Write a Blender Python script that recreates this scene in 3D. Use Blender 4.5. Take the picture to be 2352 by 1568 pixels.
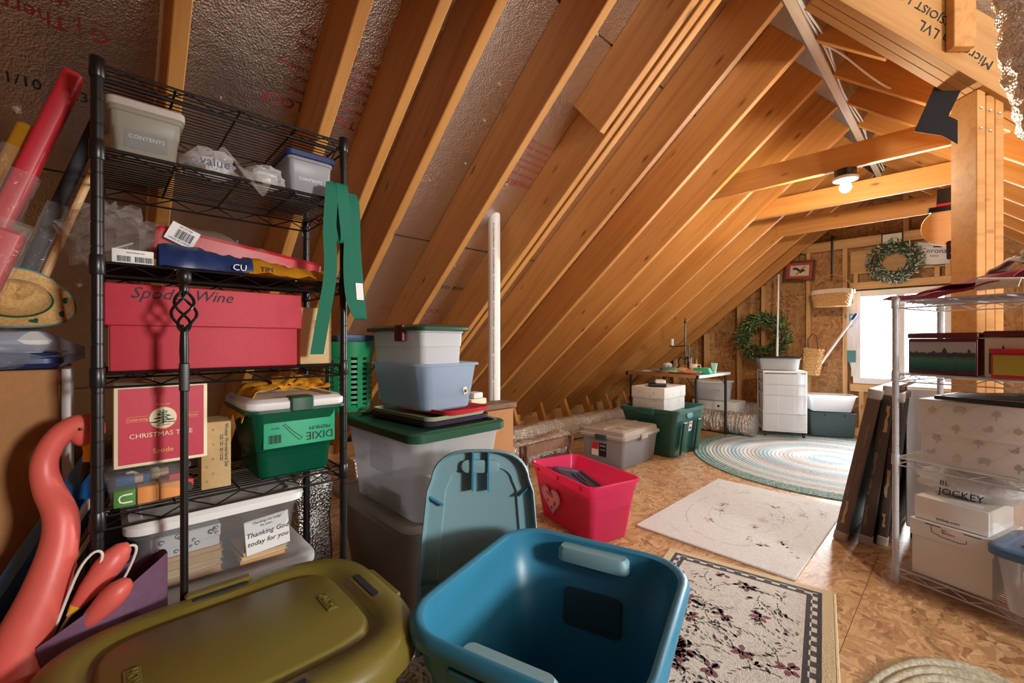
import bpy, math, random
from mathutils import Vector as V, Matrix, noise as mnoise
SC = bpy.context.scene
COL = SC.collection
for o in list(bpy.data.objects): bpy.data.objects.remove(o)
PI = math.pi
R_ = math.radians
# ------------------------------------------------------------------ camera
CAM_H = .95
cd = bpy.data.cameras.new('camera'); cam = bpy.data.objects.new('camera', cd); COL.objects.link(cam)
cd.lens = 36 * 985 / 2352; cd.sensor_width = 36; cd.clip_start = .02
cam.location = (0, 0, CAM_H); cam.rotation_euler = (PI / 2, 0, R_(46.4456)); SC.camera = cam
# ------------------------------------------------------------------ world, window light, exposure
SC.view_settings.view_transform = 'Standard'; SC.view_settings.look = 'None'
SC.view_settings.gamma = 1; SC.view_settings.use_curve_mapping = False
SC.view_settings.exposure = .68
w = bpy.data.worlds.new('daylight'); SC.world = w; w.use_nodes = True
bg = w.node_tree.nodes['Background']; bg.inputs[0].default_value = (.88, .94, 1, 1); bg.inputs[1].default_value = 3.2
def area(name, loc, rot, sx, sy, power, col):
    l = bpy.data.lights.new(name, 'AREA'); l.shape = 'RECTANGLE'; l.size = sx; l.size_y = sy
    l.energy = power; l.color = col
    o = bpy.data.objects.new(name, l); COL.objects.link(o); o.location = loc; o.rotation_euler = rot
    return o
# daylight outside the gable window, and the dormer window to the right
area('daylight_gable', (-.40, 5.95, 1.05), (R_(-90), 0, 0), .72, .95, 290, (.92, .96, 1))
area('daylight_dormer', (2.95, 1.25, 1.40), (0, R_(90), 0), .42, .42, 85, (1, .965, .93))

# ------------------------------------------------------------------ materials
MATS = {}
def nt(m):
    return m.node_tree.nodes, m.node_tree.links
def base(name, col=(.8, .8, .8), rough=.5, metal=0, alpha=1, trans=0, spec=.5, emit=None, es=0, sss=0):
    m = bpy.data.materials.new(name); m.use_nodes = True
    b = m.node_tree.nodes['Principled BSDF']
    b.inputs['Base Color'].default_value = (*col, 1); b.inputs['Roughness'].default_value = rough
    b.inputs['Metallic'].default_value = metal; b.inputs['Alpha'].default_value = alpha
    b.inputs['Transmission Weight'].default_value = trans
    b.inputs['Specular IOR Level'].default_value = spec
    if emit: b.inputs['Emission Color'].default_value = (*emit, 1); b.inputs['Emission Strength'].default_value = es
    MATS[name] = m
    return m
def node(m, kind, **kw):
    n = m.node_tree.nodes.new(kind)
    for k, v in kw.items():
        if k in n.inputs: n.inputs[k].default_value = v
        else: setattr(n, k, v)
    return n
def link(m, a, b): m.node_tree.links.new(a, b)
def ramp(m, fac, stops):
    r = m.node_tree.nodes.new('ShaderNodeValToRGB'); cr = r.color_ramp
    while len(cr.elements) < len(stops): cr.elements.new(.5)
    for e, (p, c) in zip(cr.elements, stops): e.position = p; e.color = (*c, 1) if len(c) == 3 else c
    link(m, fac, r.inputs[0]); return r.outputs[0]
def coords(m, scale=(1, 1, 1), rnd=0, kind='Object', rot=(0, 0, 0)):
    tc = m.node_tree.nodes.new('ShaderNodeTexCoord'); mp = node(m, 'ShaderNodeMapping')
    mp.inputs['Scale'].default_value = scale; mp.inputs['Rotation'].default_value = rot
    out = tc.outputs[kind]
    if rnd:
        oi = m.node_tree.nodes.new('ShaderNodeObjectInfo'); mul = node(m, 'ShaderNodeVectorMath', operation='SCALE')
        cx = m.node_tree.nodes.new('ShaderNodeCombineXYZ')
        for i in range(3): link(m, oi.outputs['Random'], cx.inputs[i])
        link(m, cx.outputs[0], mul.inputs[0]); mul.inputs['Scale'].default_value = rnd
        ad = node(m, 'ShaderNodeVectorMath', operation='ADD'); link(m, out, ad.inputs[0]); link(m, mul.outputs[0], ad.inputs[1]); out = ad.outputs[0]
    link(m, out, mp.inputs[0]); return mp.outputs[0]
def noise(m, vec, scale, detail=4, rough=.55, dist=0):
    n = node(m, 'ShaderNodeTexNoise'); n.inputs['Scale'].default_value = scale; n.inputs['Detail'].default_value = detail
    n.inputs['Roughness'].default_value = rough; n.inputs['Distortion'].default_value = dist
    if vec: link(m, vec, n.inputs['Vector'])
    return n.outputs['Fac']
def voro(m, vec, scale, out='Distance', feat='F1', rnd=1):
    n = node(m, 'ShaderNodeTexVoronoi'); n.feature = feat; n.inputs['Scale'].default_value = scale; n.inputs['Randomness'].default_value = rnd
    if vec: link(m, vec, n.inputs['Vector'])
    return n.outputs[out]
def mix(m, fac, a, b, mode='MIX'):
    n = node(m, 'ShaderNodeMix', data_type='RGBA', blend_type=mode)
    if isinstance(fac, (int, float)): n.inputs[0].default_value = fac
    else: link(m, fac, n.inputs[0])
    for s, i in ((a, 6), (b, 7)):
        if isinstance(s, tuple): n.inputs[i].default_value = (*s, 1)
        else: link(m, s, n.inputs[i])
    return n.outputs[2]
def math_(m, op, a, b=0, c=None):
    n = node(m, 'ShaderNodeMath', operation=op)
    for i, s in enumerate((a, b, c)):
        if s is None: continue
        if isinstance(s, (int, float)): n.inputs[i].default_value = s
        else: link(m, s, n.inputs[i])
    return n.outputs[0]
def bsdf(m): return m.node_tree.nodes['Principled BSDF']
def setcol(m, c): link(m, c, bsdf(m).inputs['Base Color'])
def bump(m, h, strength=.3, dist=.01):
    b = node(m, 'ShaderNodeBump'); b.inputs['Strength'].default_value = strength; b.inputs['Distance'].default_value = dist
    link(m, h, b.inputs['Height']); link(m, b.outputs[0], bsdf(m).inputs['Normal'])

def wood(name, c1, c2, knot=(.22, .08, .02), rough=.55, ax=0, kd=.055, grain=(.9, 16, 16)):
    """pine: long grain along local axis ax, a few knots"""
    m = base(name, c1, rough)
    g = list(grain); sc = [g[1]] * 3; sc[ax] = g[0]
    vec = coords(m, tuple(sc), rnd=7)
    n1 = noise(m, vec, 1.6, 5, .6, .6)
    col = ramp(m, n1, [(.3, c2), (.52, c1), (.75, tuple(min(1, q * 1.12) for q in c1))])
    big = noise(m, coords(m, (1, 1, 1), rnd=5), .9, 2)
    col = mix(m, math_(m, 'MULTIPLY', big, .35), col, c2)
    ks = [9.] * 3; ks[ax] = 3.2
    vd = voro(m, coords(m, tuple(ks), rnd=9), 1.0)
    kf = ramp(m, vd, [(kd * .5, (1, 1, 1)), (kd, (.75, .75, .75)), (kd * 2.2, (0, 0, 0))])
    col = mix(m, kf, col, knot)
    setcol(m, col); bump(m, n1, .12, .004)
    return m
def osb(name, tones, rough=.55, s=1.0):
    m = base(name, tones[1], rough)
    wv = coords(m, (1, 1, 1), rnd=0)
    wn = node(m, 'ShaderNodeTexNoise'); wn.inputs['Scale'].default_value = 2.2 * s; wn.inputs['Detail'].default_value = 2; link(m, wv, wn.inputs['Vector'])
    cols = []
    for rot, sc in ((.5, (34, 9, 20)), (-.75, (10, 30, 20)), (1.2, (26, 7, 18))):
        tc = m.node_tree.nodes.new('ShaderNodeTexCoord'); ad = node(m, 'ShaderNodeVectorMath', operation='MULTIPLY_ADD')
        link(m, wn.outputs['Color'], ad.inputs[0]); ad.inputs[1].default_value = (.22, .22, .22); link(m, tc.outputs['Object'], ad.inputs[2])
        mp = node(m, 'ShaderNodeMapping'); mp.inputs['Rotation'].default_value = (rot, rot, rot); mp.inputs['Scale'].default_value = tuple(q * s for q in sc)
        link(m, ad.outputs[0], mp.inputs[0])
        v = node(m, 'ShaderNodeTexVoronoi'); v.inputs['Scale'].default_value = 1; link(m, mp.outputs[0], v.inputs['Vector'])
        cols.append((v.outputs['Color'], v.outputs['Distance']))
    sep = []
    for c, d in cols:
        s_ = m.node_tree.nodes.new('ShaderNodeSeparateColor'); link(m, c, s_.inputs[0]); sep.append(s_)
    pick = math_(m, 'GREATER_THAN', sep[0].outputs[1], .5); pick2 = math_(m, 'GREATER_THAN', sep[1].outputs[2], .55)
    f = mix(m, pick, sep[0].outputs[0], sep[1].outputs[0]); f = mix(m, pick2, f, sep[2].outputs[0])
    fine = noise(m, coords(m, (60 * s, 9 * s, 30 * s), rot=(.4, .4, .4)), 1, 4)
    ff = math_(m, 'ADD', math_(m, 'MULTIPLY', f, .75), math_(m, 'MULTIPLY', fine, .3))
    col = ramp(m, ff, [(.08, tones[0]), (.3, tones[1]), (.62, tones[2]), (.95, tones[3])])
    setcol(m, col); bump(m, ff, .25, .003)
    return m
wood('pine', (.63, .30, .08), (.50, .205, .045))
wood('pine_stud', (.68, .42, .19), (.55, .30, .11))
wood('pine_pale', (.72, .58, .42), (.60, .45, .30), kd=.02)
wood('pine_dark', (.40, .19, .06), (.28, .12, .035))
wood('lvl', (.54, .275, .08), (.42, .185, .045), kd=.02)
wood('old_wood', (.20, .10, .06), (.10, .045, .025), kd=.03)
osb('osb_wall', [(.24, .105, .028), (.41, .20, .065), (.50, .265, .10), (.60, .36, .16)], s=1.7)
osb('osb_floor', [(.20, .085, .034), (.38, .185, .072), (.49, .275, .12), (.61, .40, .21)], .44, s=2.1)
bsdf(MATS['osb_floor']).inputs['Specular IOR Level'].default_value = .9
def foil(name, col=(.80, .79, .78), rough=.3, s=1, b=.35):
    m = base(name, col, rough, 1)
    v = coords(m, (s, s, s), rnd=3)
    n = math_(m, 'ADD', math_(m, 'MULTIPLY', noise(m, v, 9, 3), .9), math_(m, 'MULTIPLY', voro(m, v, 55, 'Distance'), .35))
    n = math_(m, 'ADD', n, math_(m, 'MULTIPLY', noise(m, v, 120, 2), .18))
    bump(m, n, b, .02)
    return m
foil('foil', (.80, .79, .79), .30, 3, .24)
foil('duct_foil', (.86, .84, .80), .22, 2.2, .9)
def plain(name, col, rough=.45, **k):
    m = base(name, col, rough, **k); return m
def speck(name, col, amt=.15, scale=60, rough=.6, b=.1, alpha=1):
    m = base(name, col, rough, alpha=alpha); f = noise(m, coords(m), scale, 4)
    setcol(m, ramp(m, f, [(.3, tuple(q * (1 - amt) for q in col)), (.7, tuple(min(1, q * (1 + amt)) for q in col))])); bump(m, f, b, .002)
    return m
def frost(name, col, alpha=.55, rough=.35):
    """thin translucent plastic: part see-through, part milky scattering"""
    m = bpy.data.materials.new(name); m.use_nodes = True; MATS[name] = m
    nd, lk = nt(m); b = nd['Principled BSDF']; out = nd['Material Output']
    b.inputs['Base Color'].default_value = (*col, 1); b.inputs['Roughness'].default_value = rough
    tl = node(m, 'ShaderNodeBsdfTranslucent'); tl.inputs[0].default_value = (*col, 1)
    tp = node(m, 'ShaderNodeBsdfTransparent'); tp.inputs[0].default_value = (*[min(1, .35 + .65 * q) for q in col], 1)
    m1 = node(m, 'ShaderNodeMixShader'); m1.inputs[0].default_value = .45; lk.new(b.outputs[0], m1.inputs[1]); lk.new(tl.outputs[0], m1.inputs[2])
    m2 = node(m, 'ShaderNodeMixShader'); m2.inputs[0].default_value = alpha; lk.new(tp.outputs[0], m2.inputs[1]); lk.new(m1.outputs[0], m2.inputs[2])
    lk.new(m2.outputs[0], out.inputs[0]); return m
def film(name, col=(1, 1, 1), alpha=.16, rough=.12):
    """crinkled clear plastic film"""
    m = frost(name, col, alpha, rough)
    f = noise(m, coords(m), 28, 3); bump(m, f, .6, .02)
    return m
for n_, c_, r_ in [('black', (.012, .012, .013), .35), ('black_matte', (.02, .02, .022), .7), ('black_metal', (.008, .007, .007), .34), ('white', (.80, .79, .77), .45),
                   ('white_wire', (.50, .50, .52), .35), ('ink', (.015, .015, .02), .7), ('red_ink', (.42, .05, .045), .6), ('gold_ink', (.75, .48, .12), .4), ('cream', (.80, .70, .48), .6),
                   ('olive', (.17, .135, .022), .36), ('blue_tote', (.030, .205, .335), .38), ('blue_lid', (.21, .37, .41), .42), ('dark_green', (.010, .07, .035), .35), ('green_tote', (.022, .125, .105), .36),
                   ('taupe', (.43, .37, .32), .5), ('grey_bin', (.33, .31, .29), .45), ('maroon', (.11, .012, .015), .35), ('purple', (.06, .025, .07), .4), ('red', (.52, .02, .035), .4),
                   ('bright_red', (.62, .022, .03), .4), ('navy', (.012, .03, .115), .4), ('navy_lid', (.045, .05, .085), .42), ('dark_bin', (.035, .065, .075), .45), ('strap', (.004, .155, .09), .75),
                   ('yellow', (.85, .50, .03), .5), ('orange_cloth', (.78, .36, .02), .75), ('flamingo', (.75, .13, .105), .42), ('pvc', (.85, .80, .74), .4), ('blue', (.02, .12, .33), .35),
                   ('mop_blue', (.02, .08, .33), .4), ('green_plastic', (.01, .27, .10), .4), ('coral', (.78, .28, .17), .45), ('kelly', (.02, .38, .19), .4), ('mint', (.35, .66, .6), .4), ('orange', (.72, .28, .06), .5),
                   ('sage', (.35, .42, .25), .5), ('teal', (.09, .27, .27), .5), ('skin', (.72, .44, .30), .5), ('white_paint', (.86, .86, .87), .4), ('card_white', (.72, .70, .67), .65), ('wire', (.75, .72, .66), .5),
                   ('slate_blue', (.055, .12, .23), .4), ('green_block', (.07, .22, .03), .6), ('tan_clear', (.7, .5, .3), .3), ('brass', (.6, .45, .2), .35), ('bag_white', (.82, .82, .82), .35)]:
    plain(n_, c_, r_)
base('chrome', (.7, .7, .7), .25, 1); base('alu', (.75, .76, .78), .35, 1)
speck('cardboard', (.38, .17, .055), .07, 90, .75); speck('tan_box', (.56, .375, .165), .06, 80, .6)
speck('pink_card', (.48, .020, .042), .05, 90, .6); speck('red_card', (.50, .018, .05), .04, 90, .5); speck('purple_card', (.16, .075, .14), .12, 60, .7)
speck('straw', (.60, .36, .13), .22, 160, .8, .5); speck('wicker', (.62, .36, .14), .25, 90, .6, .4); speck('rope', (.62, .53, .33), .18, 180, .9, .6)
speck('canvas', (.70, .60, .50), .1, 70, .9, .3); speck('red_cloth', (.26, .014, .045), .2, 90, .9, .3); speck('yellow_cloth', (.80, .36, .015), .12, 60, .8, .25)
frost('clear', (.88, .90, .92), .38); frost('clear_white', (.90, .91, .92), .80, .4); frost('clear_blue', (.66, .78, .90), .55); frost('clear_tan', (.72, .70, .62), .42); frost('clear_grey', (.62, .62, .65), .72)
frost('green_clear', (.009, .22, .11), .60, .25); frost('pink_clear', (.86, .06, .20), .86, .3); frost('clear_low', (.85, .87, .88), .11, .1); frost('gold_film', (.80, .42, .03), .72, .1)
film('film', (.95, .93, .9), .15); film('film_blue', (.62, .66, .78), .32); film('bag_film', (.95, .95, .95), .5)

# ------------------------------------------------------------------ mesh builder
def rr(hx, hy, r, z, n=4, cx=0, cy=0):
    """rounded rectangle ring at height z"""
    r = min(r, hx * .999, hy * .999); out = []
    for k, (sx, sy) in enumerate(((1, 1), (-1, 1), (-1, -1), (1, -1))):
        for i in range(n + 1):
            a = PI / 2 * (k + i / n)
            out.append((cx + sx * (hx - r) + r * math.cos(a), cy + sy * (hy - r) + r * math.sin(a), z))
    return out
class MB:
    def __init__(s): s.v = []; s.f = []
    def add(s, vs, fs, M=None):
        o = len(s.v); s.v += [tuple(M @ V(v)) for v in vs] if M else [tuple(v) for v in vs]
        s.f += [tuple(i + o for i in f) for f in fs]; return s
    def box(s, x0, y0, z0, x1, y1, z1, M=None):
        return s.add([(x0, y0, z0), (x1, y0, z0), (x1, y1, z0), (x0, y1, z0), (x0, y0, z1), (x1, y0, z1), (x1, y1, z1), (x0, y1, z1)],
                     [(0, 3, 2, 1), (4, 5, 6, 7), (0, 1, 5, 4), (1, 2, 6, 5), (2, 3, 7, 6), (3, 0, 4, 7)], M)
    def loft(s, rings, cap0=True, cap1=True, closed=True, M=None):
        n = len(rings[0]); vs = [p for r in rings for p in r]; fs = []
        for a in range(len(rings) - 1):
            for i in range(n if closed else n - 1):
                j = (i + 1) % n; fs.append((a * n + i, a * n + j, (a + 1) * n + j, (a + 1) * n + i))
        if cap0: fs.append(tuple(reversed(range(n))))
        if cap1: fs.append(tuple(range((len(rings) - 1) * n, len(rings) * n)))
        return s.add(vs, fs, M)
    def rbox(s, x0, y0, z0, x1, y1, z1, r=.01, b=.004, n=3, M=None):
        cx, cy, hx, hy = (x0 + x1) / 2, (y0 + y1) / 2, (x1 - x0) / 2, (y1 - y0) / 2
        b = min(b, (z1 - z0) / 2.01)
        return s.loft([rr(hx - b, hy - b, max(r - b, .0005), z0, n, cx, cy), rr(hx, hy, r, z0 + b, n, cx, cy), rr(hx, hy, r, z1 - b, n, cx, cy), rr(hx - b, hy - b, max(r - b, .0005), z1, n, cx, cy)], M=M)
    def tube(s, pts, r, n=8, closed=False, M=None, up=None):
        pts = [V(p) for p in pts]; k = len(pts); rs = r if isinstance(r, (list, tuple)) else [r] * k
        rings = []; prev = None
        for i, p in enumerate(pts):
            if closed: d = pts[(i + 1) % k] - pts[i - 1]
            else: d = pts[min(i + 1, k - 1)] - pts[max(i - 1, 0)]
            d.normalize()
            if prev is None:
                a = V((0, 0, 1)) if abs(d.z) < .9 else V((1, 0, 0)); u = d.cross(a).normalized()
            else:
                u = (prev - d * prev.dot(d)).normalized()
            prev = u; w_ = d.cross(u)
            rings.append([tuple(p + (u * math.cos(2 * PI * j / n) + w_ * math.sin(2 * PI * j / n)) * rs[i]) for j in range(n)])
        if closed: rings.append(rings[0]); return s.loft(rings, False, False, M=M)
        return s.loft(rings, M=M)
    def lathe(s, prof, n=20, M=None, sx=1, sy=1):
        rings = [[(r * sx * math.cos(2 * PI * j / n), r * sy * math.sin(2 * PI * j / n), z) for j in range(n)] for r, z in prof]
        return s.loft(rings, prof[0][0] > 1e-5, prof[-1][0] > 1e-5, M=M)
    def prism(s, poly, z0, z1, M=None):
        n = len(poly)
        return s.loft([[(x, y, z0) for x, y in poly], [(x, y, z1) for x, y in poly]], M=M)
    def sheet(s, fn, nu, nv, thick=0, M=None):
        """surface fn(u,v)->(x,y,z); thick>0 makes it solid"""
        g = [[V(fn(i / nu, j / nv)) for j in range(nv + 1)] for i in range(nu + 1)]
        vs = [p for row in g for p in row]; W = nv + 1; fs = []
        for i in range(nu):
            for j in range(nv): fs.append((i * W + j, (i + 1) * W + j, (i + 1) * W + j + 1, i * W + j + 1))
        if thick:
            nrm = []
            for i in range(nu + 1):
                for j in range(nv + 1):
                    a = g[min(i + 1, nu)][j] - g[max(i - 1, 0)][j]; b = g[i][min(j + 1, nv)] - g[i][max(j - 1, 0)]
                    c = a.cross(b); nrm.append(c.normalized() if c.length > 1e-9 else V((0, 0, 1)))
            m = len(vs); vs = vs + [v - q * thick for v, q in zip(vs, nrm)]
            fs += [tuple(m + i for i in reversed(f)) for f in fs]
            bd = [i * W for i in range(nu)] + [nu * W + j for j in range(nv)] + [i * W + nv for i in range(nu, 0, -1)] + [j for j in range(nv, 0, -1)]
            for a, b in zip(bd, bd[1:] + bd[:1]): fs.append((a, a + m, b + m, b) if False else (b, b + m, a + m, a))
        return s.add(vs, fs, M)
    def mesh(s, name, smooth=40):
        me = bpy.data.meshes.new(name); me.from_pydata(s.v, [], s.f); me.update()
        if smooth:
            me.shade_smooth(); me.set_sharp_from_angle(angle=R_(smooth))
        return me
    def obj(s, name, mat, parent=None, loc=(0, 0, 0), rot=(0, 0, 0), smooth=40):
        me = s.mesh(name, smooth); me.materials.append(MATS[mat]); return link_obj(name, me, parent, loc, rot)
def link_obj(name, me, parent=None, loc=(0, 0, 0), rot=(0, 0, 0)):
    o = bpy.data.objects.new(name, me); COL.objects.link(o); o.parent = parent; o.location = loc; o.rotation_euler = rot; return o
def tag(o, label=None, cat=None, group=None, kind=None):
    for k, v in (('label', label), ('category', cat), ('group', group), ('kind', kind)):
        if v: o[k] = v
    return o
def thing(name, label, cat, loc=(0, 0, 0), rz=0, group=None, rot=None):
    o = bpy.data.objects.new(name, None); COL.objects.link(o); o.empty_display_size = .05; o.location = loc
    o.rotation_euler = rot if rot else (0, 0, R_(rz)); return tag(o, label, cat, group)
def struct(name, loc=(0, 0, 0)):
    o = bpy.data.objects.new(name, None); COL.objects.link(o); o.location = loc; o['kind'] = 'structure'; return o
def text(s, size, mat, parent, loc, rot=(0, 0, 0), name='lettering', align='CENTER', ext=.0004, shear=0, sx=1, M=None):
    cu = bpy.data.curves.new('t', 'FONT'); cu.body = s; cu.size = size; cu.align_x = align; cu.align_y = 'CENTER'; cu.extrude = ext; cu.resolution_u = 2; cu.shear = shear
    to = bpy.data.objects.new('t', cu); COL.objects.link(to)
    dg = bpy.context.evaluated_depsgraph_get(); me = bpy.data.meshes.new_from_object(to.evaluated_get(dg))
    bpy.data.objects.remove(to); bpy.data.curves.remove(cu)
    if sx != 1: me.transform(Matrix.Diagonal((sx, 1, 1, 1)))
    me.materials.clear(); me.materials.append(MATS[mat])
    o = link_obj(name, me, parent, loc, rot)
    if M is not None: o.matrix_local = M
    return o
FRONT = (PI / 2, 0, 0)            # text / panel facing -y, reading along +x
FACEX = (PI / 2, 0, PI / 2)       # facing +x, reading along +y
def facing(parent_loc, xdir, up):
    """matrix with local x along xdir and local y along up"""
    x = V(xdir).normalized(); y = V(up).normalized(); z = x.cross(y)
    M = Matrix((x, y, z)).transposed().to_4x4(); M.translation = V(parent_loc); return M
def arc(c, r, a0, a1, n, f=lambda c, s, c0: (c0[0] + c, c0[1] + s, c0[2])):
    return [f(r * math.cos(R_(a0 + (a1 - a0) * i / n)), r * math.sin(R_(a0 + (a1 - a0) * i / n)), c) for i in range(n + 1)]
def crumple(p, amp, sc, seed=0):
    q = V(p) * sc + V((seed * 7.3, seed * 3.1, seed)); return mnoise.noise(q) * amp
# ================================================================== THE SHELL: floor, roof, gable wall
PITCH = .833; ANG = math.atan(PITCH); XR = -.522; ZR = CAM_H + 1.5; SP = .4044; RD = .235
ROFF = RD / math.cos(ANG)                       # vertical depth of a rafter
YW = 5.56
def zl(x): return ZR + PITCH * (x - XR)          # underside of the rafters, left slope
def zr(x): return ZR - PITCH * (x - XR)
# ---- floor: strand-board panels with open joints
fl = struct('floor')
MB().box(-4.2, -2.2, -.06, 2.9, YW + .15, -.02).obj('subfloor', 'pine_dark', fl)
for j, y0 in enumerate([-2.2, -.69, .53, 1.309, 2.53, 2.96, 4.18]):
    y1 = [-.69, .53, 1.309, 2.53, 2.96, 4.18, YW + .1][j]
    for x0, x1 in ((-4.1, -2.7), (-2.7, -.26), (-.26, 2.18), (2.18, 2.85)) if j % 2 else ((-4.1, -1.48), (-1.48, .96), (.96, 2.85)):
        o = MB().box(-(x1 - x0) / 2 + .0008, -(y1 - y0) / 2 + .0008, -.018, (x1 - x0) / 2 - .0008, (y1 - y0) / 2 - .0008, 0).obj('osb_panel', 'osb_floor', fl, ((x0 + x1) / 2, (y0 + y1) / 2, 0))
# ---- roof, left slope
ce = struct('ceiling')
def slope_piece(x0, y0, x1, y1, z_of, side, thick, mat, name, parent, extra=0):
    """flat board lying on the rafter backs between plan x0..x1 and y0..y1"""
    L = (x1 - x0) / math.cos(ANG); W = y1 - y0
    o = MB().box(-L / 2, -W / 2, 0, L / 2, W / 2, thick).obj(name, mat, parent)
    xm = (x0 + x1) / 2
    o.location = (xm, (y0 + y1) / 2, z_of(xm) + ROFF + extra); o.rotation_euler = (0, -ANG if side < 0 else ANG, 0); return o
sheet = 1.219 * math.cos(ANG)
xs = [XR - .02, -1.09]
while xs[-1] > -4.2: xs.append(xs[-1] - sheet)
for i in range(len(xs) - 1):
    ys = [-2.2, .12, 2.55, 4.98, YW + .1] if i % 2 else [-2.2, -1.1, 1.34, 3.77, YW + .1]
    for a, b in zip(ys, ys[1:]):
        slope_piece(xs[i + 1] + .003, a + .002, xs[i] - .003, b - .002, zl, -1, .012, 'foil', 'roof_panel', ce)
def rafter_mesh(L, name='rafter', mat='pine', t=.038, d=RD):
    me = MB().rbox(-L / 2, -t / 2, 0, L / 2, t / 2, d, .003, .003, 1).mesh(name, 0); me.materials.append(MATS[mat]); return me
LX0, LX1 = -3.52, XR - .022
RL = (LX1 - LX0) / math.cos(ANG)
rme = rafter_mesh(RL)
RY = [-1.45, -1.05, -.65, -.265, .141, .538, .752, .923, 1.316, 1.735, 1.79, 2.155] + [2.549 + SP * k for k in range(0, 8)]
for y in RY:
    xm = (LX0 + LX1) / 2
    o = link_obj('rafter', rme, ce, (xm, y, zl(xm)), (0, -ANG, 0))
# short sister beside the doubled rafter
_sx0, _sx1 = -1.16, LX1; _xm = (_sx0 + _sx1) / 2
link_obj('sister_rafter', rafter_mesh((_sx1 - _sx0) / math.cos(ANG), 'sister_rafter'), ce, (_xm, 1.678, zl(_xm)), (0, -ANG, 0))
# roof decking above the foil, closing the joints
for sd in (-1, 1):
    x0_, x1_ = ((-4.6, XR) if sd < 0 else (XR, 3.0))
    if sd < 0: slope_piece(x0_, -2.3, x1_, YW + .2, zl, -1, .012, 'pine_dark', 'roof_decking', ce, .02)
def slope_poly(pl_, nm, extra, mat, top):
    q = [V((x, y, top(x, y) + extra)) for x, y in pl_]; k = len(q)
    MB().add(q + [p + V((0, 0, .014)) for p in q], [tuple(range(k)), tuple(reversed(range(k, 2 * k)))] + [(i, (i + 1) % k, (i + 1) % k + k, i + k) for i in range(k)]).obj(nm, mat, ce, smooth=0)
zmain = lambda x, y: ZR + ROFF - PITCH * (x - XR)
WYC = 2.2; zdor = lambda x, y: ZR + ROFF - PITCH * abs(y - WYC)
slope_poly([(XR, WYC), (3.0, WYC + 3.0 - XR), (3.0, YW + .2), (XR, YW + .2)], 'roof_decking', .0, 'pine_dark', zmain)
slope_poly([(XR, -2.3), (3.0, -2.3), (3.0, WYC - 3.0 + XR), (XR, WYC)], 'roof_decking', .0, 'pine_dark', zmain)
slope_poly([(XR, WYC), (3.0, WYC), (3.0, WYC + 3.0 - XR)], 'dormer_panel', .0, 'foil', zdor)
slope_poly([(XR, WYC), (3.0, WYC - 3.0 + XR), (3.0, WYC)], 'dormer_panel', .0, 'foil', zdor)
# right slope: jack rafters run from the ridge to the valley, the far ones to the eave
WY = 2.23                                       # line of the dormer ridge
for y in RY:
    if y < 2.4: continue
    xe = min(2.3, XR + (y - WY) * .97 - .03)
    if y > 3.2: xe = 2.3
    x0 = XR + .022; L = (xe - x0) / math.cos(ANG)
    if L < .1: continue
    xm = (x0 + xe) / 2
    link_obj('rafter', rafter_mesh(L), ce, (xm, y, zr(xm)), (0, ANG, 0))
# ridge board and its cable
rb = MB().rbox(-3.9, -.021, 0, 3.9, .021, .30, .002, .002, 1).obj('ridge_board', 'pine_pale', ce, (XR, 1.7, ZR - .012), (0, 0, PI / 2))
# valley beam of laminated lumber, three plies
vd = V((1, 1.03, -.86)).normalized(); vs_ = V((1.03, -1, 0)).normalized(); vu = vs_.cross(vd).normalized()
if vu.z < 0: vu = -vu
vb = struct('valley_beam'); p0 = V((-.012, 2.755, 2.018))
Mv = Matrix((vd, vs_ * 1, vu)).transposed().to_4x4(); Mv.translation = p0
for k in range(3):
    o = MB().rbox(-.80, .037 * k + .0005, 0, .85, .037 * (k + 1) - .0005, .26, .002, .0015, 1).obj('lvl_ply', 'lvl', vb); o.matrix_local = Mv
MT = Mv @ Matrix.Translation((-.36, .1125, .125)) @ Matrix.Rotation(PI / 2, 4, 'X')
text('TRUSJOIST 1.9E', .05, 'ink', vb, (0, 0, 0), M=Mv @ Matrix.Translation((-.36, .1118, .15)) @ facing((0, 0, 0), (-1, 0, 0), (0, 0, -1)))
text('Microllam LVL', .06, 'ink', vb, (0, 0, 0), M=Mv @ Matrix.Translation((-.20, .1118, .085)) @ facing((0, 0, 0), (-1, 0, 0), (0, 0, -1)))
MB().rbox(-.019, -.045, 0, .019, .045, .55, .003, .003, 1).obj('cripple_stud', 'pine', vb, (-.006, 2.572, 2.16), (0, 0, R_(-45)))
# post under the valley beam: three studs nailed together, turned 45 degrees
po = struct('support_post', (.045, 2.76, 0)); po.rotation_euler = (0, 0, R_(45))
for k in range(3):
    MB().rbox(-.057 + .038 * k, -.05, 0, -.0195 + .038 * k, .062, 2.02 - .025 * (k != 0), .003, .002, 1).obj('post_stud', 'pine', po)
for k in range(5):
    MB().lathe([(.006, 0), (.006, .003), (.001, .004)], 8).obj('nail_head', 'chrome', po, (-.04 + .038 * (k % 3), -.05, 1.94 - .05 * (k // 3) - .012 * k), (PI / 2, 0, 0))
# collar ties
for i, y in enumerate((3.05, 3.80, 4.565)):
    o = MB().rbox(-.68, -.019, 0, .68, .019, .135, .003, .003, 1).obj('collar_tie', 'pine', ce, (XR, y, 1.925))
# eave: plate and the short braces that hold the rafter feet
MB().rbox(-4, -.019, 0, 4, .019, .14, .003, .003, 1).obj('eave_plate', 'pine_stud', ce, (-3.40, 1.6, .0), (0, 0, PI / 2))
bm_ = MB().rbox(-.17, -.019, -.045, .17, .019, .045, .003, .003, 1).mesh('rafter_brace', 0); bm_.materials.append(MATS['pine'])
for y in RY:
    if y > 1.5: link_obj('rafter_brace', bm_, ce, (-3.13, y + .036, .21), (0, R_(68), 0))
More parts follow.
